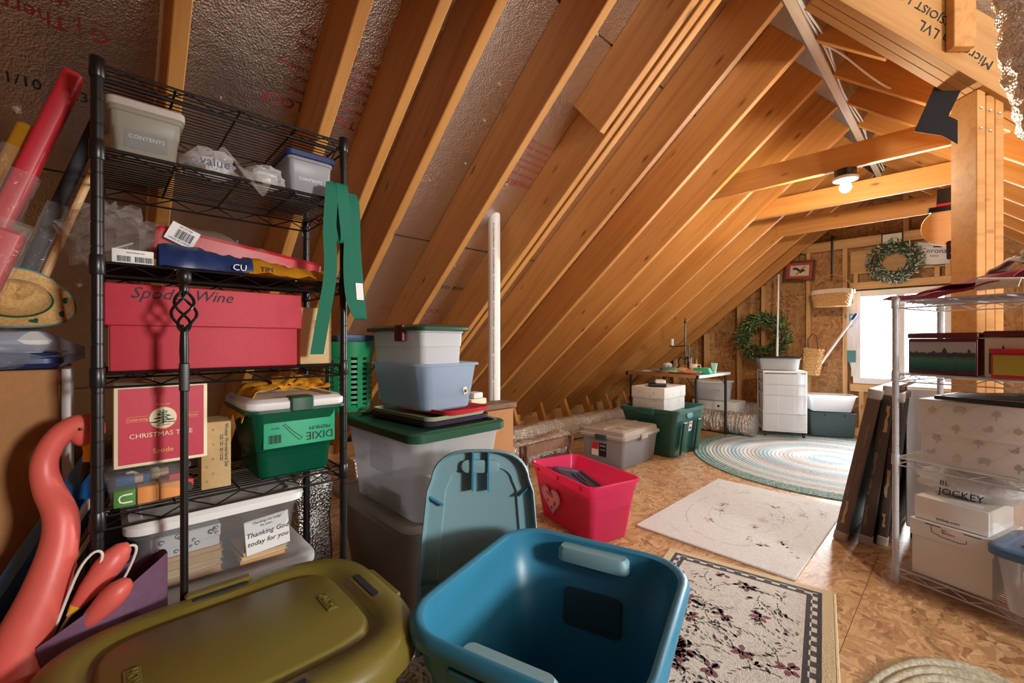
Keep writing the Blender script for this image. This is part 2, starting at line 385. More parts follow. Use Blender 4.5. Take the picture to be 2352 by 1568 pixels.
# ---- gable wall
wb = struct('wall_back')
def clip_roof(x0, x1, z0, z1, top):
    """rectangle cut by the roof line"""
    xs_ = sorted({x0, x1} | {q for q in (XR, XR - (top - z1) / PITCH, XR + (top - z1) / PITCH) if x0 < q < x1})
    up = [(x, min(z1, top - PITCH * abs(x - XR))) for x in xs_]
    up = [(x, max(z, z0)) for x, z in up]
    return [(x0, z0), (x1, z0)] + up[::-1]
WX0, WX1, WZ0, WZ1 = -.765, -.055, .53, 1.455       # window opening
def gpanel(x0, x1, z0, z1):
    p = clip_roof(x0 + .0015, x1 - .0015, z0 + .0015, z1 - .0015, ZR + ROFF)
    if max(z for x, z in p) - z0 < .02: return
    MB().prism(p, 0, .012).obj('osb_panel', 'osb_wall', wb, (0, YW + .012, 0), FRONT, smooth=0)
for x0, x1 in ((-4.2, -3.2), (-3.2, -1.98), (-1.98, WX0), (WX1, 1.3), (1.3, 2.9)):
    gpanel(x0, x1, 0, 1.46 if x0 > -3.3 else 1.46); gpanel(x0, x1, 1.46, 2.9)
gpanel(WX0, WX1, 0, WZ0); gpanel(WX0, WX1, WZ1, 2.9)
# siding behind the sheathing closes the joints
for x0, x1, z0, z1 in ((-4.4, WX0, 0, 3), (WX1, 3.0, 0, 3), (WX0, WX1, 0, WZ0), (WX0, WX1, WZ1, 3)):
    MB().prism(clip_roof(x0, x1, z0, z1, ZR + ROFF + .05), 0, .01).obj('siding', 'pine_dark', wb, (0, YW + .03, 0), FRONT, smooth=0)
def gboard(x0, x1, z0, z1, d=.09, name='stud', mat='pine_stud', y=YW):
    w_, h_ = x1 - x0, z1 - z0
    if h_ > w_: o = MB().rbox(-h_ / 2, -w_ / 2, 0, h_ / 2, w_ / 2, d, .002, .002, 1).obj(name, mat, wb, ((x0 + x1) / 2, y, (z0 + z1) / 2)); o.matrix_local = Matrix.Translation(((x0 + x1) / 2, y, (z0 + z1) / 2)) @ facing((0, 0, 0), (0, 0, 1), (-1, 0, 0))
    else: o = MB().rbox(-w_ / 2, -h_ / 2, 0, w_ / 2, h_ / 2, d, .002, .002, 1).obj(name, mat, wb, ((x0 + x1) / 2, y, (z0 + z1) / 2), FRONT)
    return o
for x in (-3.04, -2.63, -2.23, -1.84, -1.58, -1.145, -.83):
    zt_ = zl(x) + .02
    gboard(x - .019, x + .019, 0.02, min(zt_, 1.9 if x > -1.2 else 9))
for x in (-.03, .36, .77, 1.2, 1.7): gboard(x - .019, x + .019, .02, zr(x) + .02)
gboard(-.39, -.351, 1.95, zl(XR) - .1)                                        # king stud
gboard(-1.2, .15, 1.895, 1.99, .10, 'gable_tie')
gboard(-.79, .0, 1.63, 1.86, .05, 'header_board'); gboard(-.79, .0, 1.47, 1.54, .09, 'window_header'); gboard(-.76, -.725, 1.54, 1.63); gboard(-.18, -.145, 1.54, 1.63); gboard(-.11, -.075, 1.54, 1.86)
gboard(-.79, -.02, .45, .525, .09, 'window_sill_plate')
gboard(-3.4, -.8, 0.0, .09, .09, 'bottom_plate'); gboard(-.78, 1.9, 0.0, .09, .09, 'bottom_plate')
for x in (-.70, -.42, -.12): gboard(x - .019, x + .019, .09, .45)
for x in (.12,): gboard(x, x + .2, .95, 1.0)
text('FOR USE AS SHEATHING', .035, 'ink', wb, (-1.42, YW - .0015, 1.32), (PI / 2, R_(90), 0)); text('24/16  7/16 IN', .035, 'ink', wb, (-1.36, YW - .0015, 1.30), (PI / 2, R_(90), 0))
# house wrap showing beside the window
hw = MB().sheet(lambda u, v: (-.812 + .07 * u + (.05 * max(0, (.28 - v)) / .28 if u < .5 else 0), YW - .093 - .006 * math.sin(u * 3), .60 + .82 * v), 4, 10, .001).obj('house_wrap', 'white', wb)
for s, z, sz in (('u', 1.36, .085), ('p', 1.21, .12), ('EY', 1.10, .035)): text(s, sz, 'teal', hw, (-.775, YW - .101, z), FRONT, sx=.8)
MB().box(-.035, -.06, 0, .035, .06, .001).obj('printed_badge', 'teal', hw, (-.775, YW - .1, .80), FRONT)
# rafter pair against the gable
# ---- the window
wi = struct('window_1', (0, 0, 0)); cx, cz = (WX0 + WX1) / 2, (WZ0 + WZ1) / 2
def wbar(x0, x1, z0, z1, y0, y1, nm='window_frame', m='white_paint'): return MB().rbox(x0, y0, z0, x1, y1, z1, .002, .002, 1).obj(nm, m, wi)
for x0, x1, z0, z1 in ((WX0, WX0 + .06, WZ0, WZ1), (WX1 - .06, WX1, WZ0, WZ1), (WX0 + .06, WX1 - .06, WZ1 - .06, WZ1), (WX0 + .06, WX1 - .06, WZ0, WZ0 + .06), (cx - .03, cx + .03, WZ0 + .06, WZ1 - .06)): wbar(x0, x1, z0, z1, YW - .09, YW + .04)
base('glass', (1, 1, 1), .02, alpha=.12)
for x0, x1 in ((WX0 + .06, cx - .03), (cx + .03, WX1 - .06)):
    wbar(x0, x1, WZ0 + .06, WZ1 - .06, YW, YW + .004, 'pane', 'glass')
    wbar((x0 + x1) / 2 - .003, (x0 + x1) / 2 + .003, WZ0 + .06, WZ1 - .06, YW - .075, YW - .071, 'blind_cord', 'white_paint')
frost('blind', (.93, .93, .93), .9, .5)
sl = MB().rbox(-.30, -.011, -.0006, .30, .011, .0006, .0005, .0004, 1).mesh('blind_slat', 0); sl.materials.append(MATS['blind'])
for k in range(38):
    o = link_obj('blind_slat', sl, wi, (cx, YW - .05, WZ0 + .075 + k * .0208), (R_(28), 0, 0))
# ---- walls behind and beside the camera, with the dormer window
wr = struct('wall_rear')
for x0, x1 in ((-4.2, -2.98), (-2.98, -1.76), (-1.76, -.54), (-.54, .68), (.68, 1.9), (1.9, 2.9)):
    MB().prism(clip_roof(x0, x1, 0, 3, ZR + ROFF), 0, .012).obj('osb_panel', 'osb_wall', wr, (0, -1.6, 0), FRONT, smooth=0)
wd = struct('wall_right')
for y0, y1, z0, z1 in ((.3, .95, 0, 2.8), (1.55, 3.7, 0, 2.8), (.95, 1.55, 0, 1.1), (.95, 1.55, 1.7, 2.8)): MB().box(2.7, y0, z0, 2.712, y1, z1).obj('osb_panel', 'osb_wall', wd)
MB().box(2.7, -2.2, 0, 2.712, .3, 2.8).obj('osb_panel', 'osb_wall', wd); MB().box(2.7, 3.7, 0, 2.712, 5.6, .4).obj('osb_panel', 'osb_wall', wd)
w2 = struct('window_2')
for y0, y1, z0, z1 in ((.95, .99, 1.1, 1.7), (1.51, 1.55, 1.1, 1.7), (.99, 1.51, 1.1, 1.14), (.99, 1.51, 1.66, 1.7)): MB().rbox(2.68, y0, z0, 2.74, y1, z1, .002, .002, 1).obj('window_frame', 'white_paint', w2)
# ================================================================== generic builders
def copy_tree(o, parent=None):
    c = o.copy(); COL.objects.link(c); c.parent = parent
    for ch in list(o.children): copy_tree(ch, c)
    return c
def body_rings(L, W, H, tp, r, t, rim, rh, steps=(), n=5, floor_t=.004):
    a, b = L / 2, W / 2
    R = [rr(a - tp - .008, b - tp - .008, r, 0, n), rr(a - tp, b - tp, r, .008, n)]
    for z, ins in steps: R += [rr(a - tp * (1 - z / H) - ins[0], b - tp * (1 - z / H) - ins[0], r, z - .002, n), rr(a - tp * (1 - z / H) - ins[1], b - tp * (1 - z / H) - ins[1], r, z + .002, n)]
    R += [rr(a, b, r, H - rh, n), rr(a + rim, b + rim, r + rim, H - rh + .002, n), rr(a + rim, b + rim, r + rim, H - .003, n), rr(a + rim - .003, b + rim - .003, r + rim, H, n),
          rr(a - t + .002, b - t + .002, r, H, n), rr(a - t, b - t, r, H - .004, n), rr(a - tp - t, b - tp - t, max(r - t, .004), floor_t, n)]
    return R
def bin_(name, label, cat, loc, rz, L, W, H, mat, tp=.025, r=.03, t=.003, rim=.012, rh=.018, steps=(), group=None, part='body'):
    o = thing(name, label, cat, loc, rz, group)
    MB().loft(body_rings(L, W, H, tp, r, t, rim, rh, steps)).obj(part, mat, o)
    return o
def lid_part(root, L, W, z, h, mat, r=.03, inset=.03, recess=.006, name='lid', raised=False, n=5):
    a, b = L / 2, W / 2; s = 1 if raised else -1
    R = [rr(a - .004, b - .004, r, z - .003, n), rr(a, b, r, z, n), rr(a, b, r, z + h - .005, n), rr(a - .006, b - .006, r, z + h, n), rr(a - inset, b - inset, max(r - inset * .4, .006), z + h, n),
         rr(a - inset - .006, b - inset - .006, max(r - inset * .4, .006), z + h + s * recess, n)]
    return MB().loft(R).obj(name, mat, root)
def carton(name, label, cat, loc, rz, L, W, H, mat, lid=None, lid_over=.004, group=None):
    """two-piece or plain card box; origin at base centre"""
    o = thing(name, label, cat, loc, rz, group)
    MB().rbox(-L / 2, -W / 2, 0, L / 2, W / 2, H - (.0 if not lid else .004), .003, .002, 2).obj('body', mat, o)
    if lid:
        e = lid_over; MB().rbox(-L / 2 - e, -W / 2 - e, H - lid, L / 2 + e, W / 2 + e, H, .003, .002, 2).obj('lid', mat, o)
    return o
def wire_post(parent, x, y, z1, mat, r=.0108):
    prof = [(r * .7, 0), (r * .95, .006)]; z = .03
    while z < z1 - .02: prof += [(r, z - .002), (r * .9, z - .001), (r * .9, z + .001), (r, z + .002)]; z += .0508
    prof += [(r, z1 - .006), (r * .6, z1)]
    MB().lathe(prof, 10).obj('post', mat, parent, (x, y, 0))
def wire_shelf(parent, L, W, z, mat, cross=4, pitch=.019, wr=.0016):
    s = bpy.data.objects.new('shelf', None); COL.objects.link(s); s.parent = parent; s.location = (0, 0, z); s.empty_display_size = .02
    a, b = L / 2 - .012, W / 2 - .012; f = MB(); dz = .028
    for y in (-b, b):
        f.tube([(-a, y, 0), (a, y, 0)], .0028, 6); f.tube([(-a, y, -dz), (a, y, -dz)], .0028, 6)
        k = max(4, int(L / .052)); f.tube([(-a + 2 * a * i / k, y, -.002 if i % 2 else -dz + .002) for i in range(k + 1)], .0018, 4)
    for x in (-a, a):
        f.tube([(x, -b, 0), (x, b, 0)], .0028, 6); f.tube([(x, -b, -dz), (x, b, -dz)], .0028, 6)
        k = max(4, int(W / .05)); f.tube([(x, -b + 2 * b * i / k, -.002 if i % 2 else -dz + .002) for i in range(k + 1)], .0018, 4)
    f.obj('shelf_frame', mat, s)
    d = MB(); k = int(2 * b / pitch)
    for i in range(1, k): d.tube([(-a, -b + 2 * b * i / k, .002), (a, -b + 2 * b * i / k, .002)], wr, 4)
    d.obj('wire_deck', mat, s)
    c = MB()
    for i in range(1, cross): c.tube([(-a + 2 * a * i / cross, -b, -.002), (-a + 2 * a * i / cross, b, -.002)], .0028, 5)
    c.obj('cross_bar', mat, s)
    for x in (-L / 2 + .012, L / 2 - .012):
        for y in (-W / 2 + .012, W / 2 - .012): MB().lathe([(.0126, -.028), (.0138, -.026), (.0128, .012), (.0116, .014)], 10).obj('collar', mat, s, (x, y, 0))
    return s
def wire_rack(name, label, loc, rz, L, W, H, zs, mat, cross=4):
    o = thing(name, label, 'shelf rack', loc, rz)
    for x in (-L / 2 + .012, L / 2 - .012):
        for y in (-W / 2 + .012, W / 2 - .012): wire_post(o, x, y, H, mat)
    for z in zs: wire_shelf(o, L, W, z, mat, cross)
    return o
def barcode(parent, loc, xd, up, w_, h_, n=16, seed=1):
    random.seed(seed); m = MB(); x = -w_ / 2
    while x < w_ / 2:
        q = random.choice((.02, .03, .05)) * w_; m.box(x, -h_ / 2, 0, min(x + q, w_ / 2), h_ / 2, .0003); x += q + random.choice((.02, .03, .04)) * w_
    o = m.obj('barcode', 'ink', parent); o.matrix_local = facing(loc, xd, up); return o
def panel(parent, name, mat, loc, xd, up, w_, h_, t=.0006, r=.001):
    o = MB().rbox(-w_ / 2, -h_ / 2, 0, w_ / 2, h_ / 2, t, r, t * .3, 2).obj(name, mat, parent); o.matrix_local = facing(loc, xd, up); return o
def txt(s, size, mat, parent, loc, xd, up, **k): return text(s, size, mat, parent, (0, 0, 0), M=facing(loc, xd, up), **k)
def crumpled(name, mat, parent, size, amp=.25, seed=0, n=18, m=12, flat=.0, loc=(0, 0, 0), freq=9):
    """crumpled closed bag-like lump resting on z=0"""
    hx, hy, hz = size[0] / 2, size[1] / 2, size[2]; R = []
    for j in range(m + 1):
        ph = PI * j / m; ring = []
        for i in range(n):
            a = 2 * PI * i / n; d = V((math.cos(a) * math.sin(ph), math.sin(a) * math.sin(ph), -math.cos(ph)))
            k = 1 + amp * mnoise.noise(d * freq * .35 + V((seed, seed * 2, 0))) + amp * .5 * mnoise.noise(d * freq + V((seed * 3, 0, seed)))
            p = (hx * d.x * k, hy * d.y * k, max(0, hz * .5 + hz * .5 * d.z * k)); ring.append(p)
        R.append(ring)
    return MB().loft(R).obj(name, mat, parent, loc, smooth=25)
Xp, Yp, Zp = V((1, 0, 0)), V((0, 1, 0)), V((0, 0, 1))
# ================================================================== BLACK WIRE RACK AND WHAT STANDS ON IT
S1, S2, S3, S4, S5, S6 = 1.528, 1.357, 1.117, .881, .581, .12
wire_rack('wire_rack', 'tall black wire rack crowded with boxes at the left', (-1.4025, .2475, 0), 90, .54, .34, 1.542, (S1, S2, S3, S4, S5, S6), 'black_metal')
# --- second shelf: two small plastic boxes and two plastic bags
o = bin_('storage_box', 'small tan plastic shoe box with tan lid on the black rack', 'storage box', (-1.385, .070, S2 + .004), 90, .122, .235, .105, 'clear_tan', .008, .012, .002, .004, .012, steps=((.06, (.0, -.002)),))
lid_part(o, .138, .25, .105, .02, 'taupe', .014, .012, .003)
txt('CONTENTS', .012, 'white', o, (0, -.113, .045), Xp, Zp); panel(o, 'label_area', 'clear_low', (0, -.1145, .04), Xp, Zp, .075, .04)
o = bin_('storage_box', 'small clear plastic box with navy lid on the black rack', 'storage box', (-1.39, .425, S2 + .004), 90, .115, .235, .105, 'clear_grey', .008, .012, .002, .004, .012, steps=((.055, (.0, -.002)),))
lid_part(o, .132, .25, .105, .018, 'navy', .014, .012, .003); txt('CONTENTS', .012, 'white', o, (0, -.113, .045), Xp, Zp)
t = thing('plastic_bag', 'white plastic bag with trailing end and blue print beside the tan shoe box', 'plastic bag', (-1.33, .195, S2 + .004))
crumpled('bag_body', 'bag_film', t, (.16, .115, .07), .35, 3); crumpled('contents', 'bag_white', t, (.12, .08, .055), .15, 5)
MB().sheet(lambda u, v: (.06 + .035 * u, .03 + .075 * u + .05 * (v - .5) * (1 - .3 * u), .055 - .075 * u + .02 * math.sin(5 * v + 3 * u)), 8, 6, .0008).obj('bag_tail', 'film', t)
txt('value', .03, 'navy', t, (.081, .0, .022), Yp, Zp)
t = thing('plastic_bag', 'small knotted white plastic bag beside the navy lidded box', 'plastic bag', (-1.32, .315, S2 + .004))
crumpled('bag_body', 'bag_film', t, (.14, .10, .062), .35, 8); crumpled('contents', 'bag_white', t, (.11, .07, .05), .15, 11)
# --- green webbing strap hung over the right end
t = thing('webbing_strap', 'green webbing strap hanging in loops from the black rack', 'strap', (-1.222, .50, 1.36))
def ribbon(parent, pts, w_, wd, name, mat, th=.0018):
    wd = V(wd).normalized(); return MB().sheet(lambda u, v: tuple(lerp_path(pts, u) + wd * (v - .5) * w_), 24, 1, th).obj(name, mat, parent, smooth=60)
def lerp_path(pts, u):
    k = u * (len(pts) - 1); i = min(int(k), len(pts) - 2); f = k - i; g = lambda j: V(pts[max(0, min(j, len(pts) - 1))])
    p0, p1, p2, p3 = g(i - 1), g(i), g(i + 1), g(i + 2)
    return .5 * ((2 * p1) + (-p0 + p2) * f + (2 * p0 - 5 * p1 + 4 * p2 - p3) * f * f + (-p0 + 3 * p1 - 3 * p2 + p3) * f ** 3)
ribbon(t, [(.0, -.035, .035), (.012, -.04, .02), (.014, -.048, -.1), (.012, -.045, -.22), (.006, -.065, -.36), (.003, -.078, -.445)], .034, (.2, 1, 0), 'strap_end', 'strap')
ribbon(t, [(.0, -.012, .04), (.016, -.014, .025), (.018, -.008, -.05), (.013, .0, -.115), (.004, -.006, -.13), (-.004, -.02, -.10), (-.006, -.03, 0), (-.004, -.03, .04)], .032, (.1, 1, 0), 'strap_loop', 'strap')
ribbon(t, [(-.006, .02, .02), (.006, .026, -.02), (.008, .028, -.14), (.004, .04, -.26), (.006, .046, -.335), (.014, .042, -.345), (.016, .028, -.33), (.012, .012, -.28), (.012, .006, -.2), (.01, .01, -.1)], .03, (.15, 1, 0), 'strap_loop', 'strap')
panel(t, 'strap_label', 'white', (.0125, .0385, -.265), (.12, .05, -1), (0, 1, 0), .05, .022)
# --- third shelf: long things in plastic bags
t = thing('plastic_wrapped_parcel', 'long red flat parcel in clear plastic with barcode sticker', 'parcel', (-1.40, .28, S3 + .004), 90)
MB().rbox(-.20, -.045, 0, .20, .045, .075, .01, .01, 3).obj('red_box', 'red', t, (0, 0, .018), (0, R_(7), R_(2)))
def sleeve(u, v):
    a = 2 * PI * v; x = -.22 + .49 * u; k = .55 + .45 * math.sin(PI * min(1, u * 1.3 + .12)); z = .07 - .045 * u
    return (x, (.075 * k + crumple((u * 9, a, 0), .02, 1, 1)) * math.cos(a), max(.002, z + (.062 * k * (1.15 - .5 * u) + crumple((u * 9, math.cos(a) * 2, math.sin(a) * 2), .02, 1, 2)) * math.sin(a)))
MB().sheet(sleeve, 26, 18).obj('plastic_sleeve', 'film', t, smooth=30)
crumpled('crumpled_end', 'film', t, (.15, .17, .15), .45, 13, 26, 16, loc=(-.27, .0, .0))
k = panel(t, 'price_sticker', 'white', (-.14, -.073, .09), (1, 0, -.45), (.45, -.25, 1), .06, .045); barcode(k, (.004, 0, .0008), Xp, Yp, .036, .022, seed=3); txt('MADE IN CHINA', .006, 'ink', k, (0, -.016, .0008), Xp, Yp); txt('081 83 598', .006, 'ink', k, (0, .017, .0008), Xp, Yp)
t = thing('folded_plastic_bag', 'navy and gold printed plastic bag lying on the black rack', 'plastic bag', (-1.295, .275, S3 + .004), 90)
def bagsurf(x0, x1, h0, h1, w0, w1, seed):
    def f(u, v):
        x = x0 + (x1 - x0) * u; a = PI * v; w_ = w0 + (w1 - w0) * u; h = h0 + (h1 - h0) * u
        return (x, -w_ * math.cos(a) + crumple((u * 6, v * 3, 0), .01, 1, seed), max(.001, h * math.sin(a) + crumple((u * 7, v * 4, 2), .014, 1, seed)))
    return f
MB().sheet(bagsurf(-.185, .0, .060, .045, .045, .05, 2), 16, 10, .001).obj('navy_half', 'navy', t, smooth=35)
MB().sheet(bagsurf(-.01, .225, .048, .022, .052, .045, 5), 16, 10, .001).obj('gold_half', 'gold_film', t, smooth=35)
txt('CU', .022, 'white', t, (-.03, -.0545, .012), Xp, Zp); txt('TIM', .018, 'ink', t, (.03, -.056, .014), Xp, Zp)
t = thing('small_carton', 'small white carton with printed barcodes on the black rack', 'carton', (-1.285, .045, S3 + .004), 92)
MB().rbox(-.035, -.03, 0, .035, .03, .03, .002, .001, 2).obj('body', 'card_white', t); barcode(t, (-.015, -.0305, .009), Xp, Zp, .022, .012, seed=5); barcode(t, (.018, -.0305, .009), Xp, Zp, .03, .012, seed=6); txt('blessed family tree', .004, 'ink', t, (.004, -.0305, .023), Xp, Zp)
MB().sheet(lambda u, v: (-.03 + .03 * u, -.028 + .05 * v, .03 + .016 * u), 3, 2, .0008).obj('open_flap', 'card_white', t)
# --- fourth shelf: long red carton, tan carton behind
t = thing('carton', 'long red cardboard carton marked Spode Wine', 'carton', (-1.375, .2, S4 + .004), 90)
MB().rbox(-.192, -.11, 0, .186, .11, .165, .003, .002, 2).obj('body', 'pink_card', t)
MB().rbox(-.2, -.117, .10, .195, .117, .192, .003, .002, 2).obj('lid', 'pink_card', t)
for s, x in (('Spode', -.115), ('Wine', -.008)): txt(s, .036, 'ink', t, (x, -.1175, .172), Xp, Zp, shear=.35)
panel(t, 'torn_edge', 'cardboard', (-.1935, -.1085, .05), Yp, Zp, .003, .1)
t = carton('carton', 'tan carton printed Christmas Tree behind the green strap', 'carton', (-1.40, .448, S4 + .004), 90, .088, .2, .163, 'tan_box')
txt('CHRISTMAS TREE', .011, 'red_ink', t, (-.002, -.1005, .085), Zp, V((-1, 0, 0)))
# --- fifth shelf: toy box, Spode gift box, tan carton, green tote
t = thing('toy_box', 'shallow clear plastic box of wooden toys on the black rack', 'storage box', (-1.335, .072, S5 + .004), 90)
MB().loft(body_rings(.14, .165, .072, .008, .012, .002, .003, .01)).obj('body', 'clear_low', t); lid_part(t, .154, .178, .072, .012, 'clear_low', .014, .012, .003)
def block(loc, rz, mat, lab, letter=None):
    b = thing('toy_block', lab, 'toy block', loc, rz)
    MB().rbox(-.0185, -.0185, 0, .0185, .0185, .037, .003, .002, 2).obj('body', mat, b)
    if letter: txt(letter, .034, 'white', b, (0, -.019, .0185), Zp * -1, Xp)
    return b
block((-1.272, .032, S5 + .009), 90, 'green_block', 'green toy block with white letter in the clear toy box', 'U'); block((-1.272, .071, S5 + .009), 90, 'orange', 'plain orange toy block beside the green lettered block'); block((-1.276, .110, S5 + .009), 92, 'orange', 'orange toy block nearest the red toy car')
b = thing('peg_doll', 'blue wooden peg doll lying on the toy blocks', 'toy figure', (-1.285, .03, S5 + .060), rot=(R_(-90), 0, 0))
MB().lathe([(.012, -.012), (.013, -.01), (.013, .018), (.011, .02)], 14).obj('tunic', 'blue', b); MB().lathe([(.010, .02), (.010, .034)], 14).obj('face', 'skin', b); MB().lathe([(.011, .034), (.0125, .037), (.0125, .041), (.006, .046)], 14).obj('cap', 'blue', b)
b = thing('wooden_spoon_toy', 'cream wooden spool toy lying at the top of the toy box', 'toy figure', (-1.30, .06, S5 + .062), rot=(R_(-90), 0, R_(6)))
MB().lathe([(.001, -.03), (.013, -.025), (.015, -.015), (.010, -.006), (.004, 0), (.004, .012), (.013, .018), (.014, .03), (.010, .034)], 12).obj('spool', 'cream', b); MB().lathe([(.010, .034), (.010, .05)], 12).obj('end_knob', 'skin', b)
b = thing('toy_car', 'red toy car with black wheels in the clear toy box', 'toy car', (-1.29, .125, S5 + .012), 95)
MB().prism([(-.03, .008), (.03, .008), (.03, .022), (.016, .026), (.008, .042), (-.014, .042), (-.02, .024), (-.03, .022)], -.014, .014).obj('car_body', 'bright_red', b, (0, 0, .004), FRONT)
for sx_ in (-.017, .018):
    for sy_ in (-.015, .015): MB().lathe([(.011, -.003), (.011, .003)], 12).obj('wheel', 'black', b, (sx_, sy_, .011), FRONT)
b = thing('peg_doll', 'yellow and red peg doll at the back of the toy box', 'toy figure', (-1.33, .105, S5 + .012)); MB().lathe([(.012, 0), (.012, .03), (.008, .034)], 12).obj('tunic', 'yellow', b); MB().lathe([(.009, .034), (.011, .042), (.007, .052), (.001, .054)], 12).obj('head', 'bright_red', b)
t = thing('gift_box', 'red and cream Christmas Tree gift box marked Spode', 'gift box', (-1.308, .097, S5 + .093), 90)
MB().rbox(-.083, -.055, 0, .083, .055, .18, .003, .002, 2).obj('body', 'cream', t); panel(t, 'red_front', 'red_card', (0, -.0553, .090), Xp, Zp, .151, .165)
MB().lathe([(.0235, 0), (.0235, .0006)], 28).obj('round_emblem', 'cream', t, (0, -.0562, .103), FRONT); MB().lathe([(.0235, 0), (.0248, 0), (.0248, .0004), (.0235, .0004)], 28).obj('emblem_ring', 'gold_ink', t, (0, -.0561, .103), FRONT)
m = MB(); random.seed(4)
for k in range(7):
    w_ = .003 + k * .0022; z = .012 - k * .0042
    for q in range(4): 
        a = random.uniform(-.35, .1); x = w_ * (q - 1.5) / 1.5
        m.box(x - w_ * .38, z - .0011, 0, x + w_ * .38, z + .0011, .0003, Matrix.Rotation(a * (1 if x > 0 else -1), 4, 'Z'))
m.box(-.001, -.018, 0, .001, .015, .0003); m.obj('tree_print', 'dark_green', t, (0, -.0569, .107), FRONT)
m = MB(); m.box(-.012, -.0015, 0, .012, 0, .0003); m.obj('tree_base', 'red_ink', t, (0, -.0569, .088), FRONT)
txt('CHRISTMAS TREE', .0145, 'cream', t, (-.002, -.056, .067), Xp, Zp); txt('Spode', .015, 'gold_ink', t, (0, -.056, .030), Xp, Zp); txt('SINCE 1938', .005, 'gold_ink', t, (0, -.056, .134), Xp, Zp)
for s, x in (('Celebrating', -.045), ('Traditions', .047)): txt(s, .008, 'gold_ink', t, (x, -.056, .104), Xp, Zp, shear=.3)
for x, z in ((-.045, .110), (-.045, .099), (.047, .110), (.047, .099)): panel(t, 'gold_rule', 'gold_ink', (x, -.0561, z), Xp, Zp, .038, .0006)
t = carton('carton', 'tan carton printed Winter Wonderland Set', 'carton', (-1.335, .206, S5 + .004), 86, .062, .11, .165, 'tan_box')
txt('Winter Wonderland Set', .011, 'ink', t, (.021, -.0557, .105), Zp * -1, Xp); 
for k, (x, z) in enumerate(((.013, .1), (.009, .1))): txt('house, 1 tree, 1 deer, 3 carolers', .005, 'ink', t, (x, -.0557, z), Zp * -1, Xp)
for k in range(8): txt('25', .006, 'red_ink', t, (-.02 + .013 * (k % 2), -.0557, .02 + .018 * k), Zp * -1, Xp)
# green tote with white rim lid; the flatware carton inside shows through
t = bin_('storage_tote', 'translucent green tote with white rimmed lid on the black rack', 'storage tote', (-1.37, .383, S5 + .004), 90, .222, .255, .185, 'green_clear', .02, .025, .003, .010, .014, steps=((.075, (.004, 0)),))
MB().loft([rr(.123, .140, .03, .187, 5), rr(.127, .144, .032, .192, 5), rr(.127, .144, .032, .206, 5), rr(.115, .132, .028, .215, 5), rr(.10, .117, .022, .215, 5), rr(.097, .114, .02, .209, 5)]).obj('lid', 'white', t)
MB().rbox(-.027, -.150, .178, .033, -.10, .2185, .006, .004, 3).obj('latch', 'dark_green', t)
MB().loft([rr(.125, .142, .03, .178, 5), rr(.129, .146, .032, .180, 5), rr(.129, .146, .032, .188, 5), rr(.123, .140, .03, .188, 5)]).obj('lower_rim', 'dark_green', t)
c = thing('flatware_carton', 'knives carton seen through the green tote wall', 'carton', (-1.355, .393, S5 + .088), 90)
MB().rbox(-.095, -.11, 0, .088, .09, .088, .002, .001, 2).obj('body', 'kelly', c)
for s, sz, x, z in (('DIXIE', .030, .046, .022), ('PREMIUM', .014, .046, .043), ('200 HVY WT CLEAR PLASTIC KNIVES', .0085, -.004, .074), ('KD-51', .007, -.068, .052)): txt(s, sz, 'ink', c, (x, -.1106, z), Xp * -1, Zp * -1)
barcode(c, (-.068, -.1106, .024), Xp, Zp, .03, .022, seed=9); MB().tube([(.0, -.1108, .02), (-.02, -.1108, .036), (-.045, -.1108, .062), (-.05, -.1108, .06), (-.027, -.1108, .034), (-.008, -.1108, .014), (.0, -.1108, .02)], .0006, 4).obj('knife_drawing', 'ink', c)
t = thing('folded_cloth', 'crumpled yellow cloth on the lid of the green tote', 'cloth', (-1.385, .375, S5 + .222))
def cl(u, v):
    x = .095 * (2 * v - 1) ; y = -.125 + .235 * u; a = mnoise.noise(V((u * 4.2, v * 3.0, 1))) ; b2 = mnoise.noise(V((u * 11, v * 7, 4)))
    z = .010 + .024 * abs(a) + .012 * max(0, b2) + .018 * math.exp(-((v - .25) / .25) ** 2) * (.4 + u)
    if u < .18: z -= (.18 - u) * .42; y += (.18 - u) * .05
    return (x + .02 * mnoise.noise(V((u * 5, 0, 2))), y + .02 * mnoise.noise(V((0, v * 4, 7))), z)
MB().sheet(cl, 34, 26, .0016).obj('draped_layer', 'yellow_cloth', t, smooth=50)
MB().sheet(lambda u, v: (.055 - .13 * v + .02 * math.sin(u * 7), -.03 + .13 * u, .022 + .016 * math.sin(PI * v) + .012 * mnoise.noise(V((u * 6, v * 6, 9)))), 18, 14, .0016).obj('folded_layer', 'yellow_cloth', t, smooth=50)
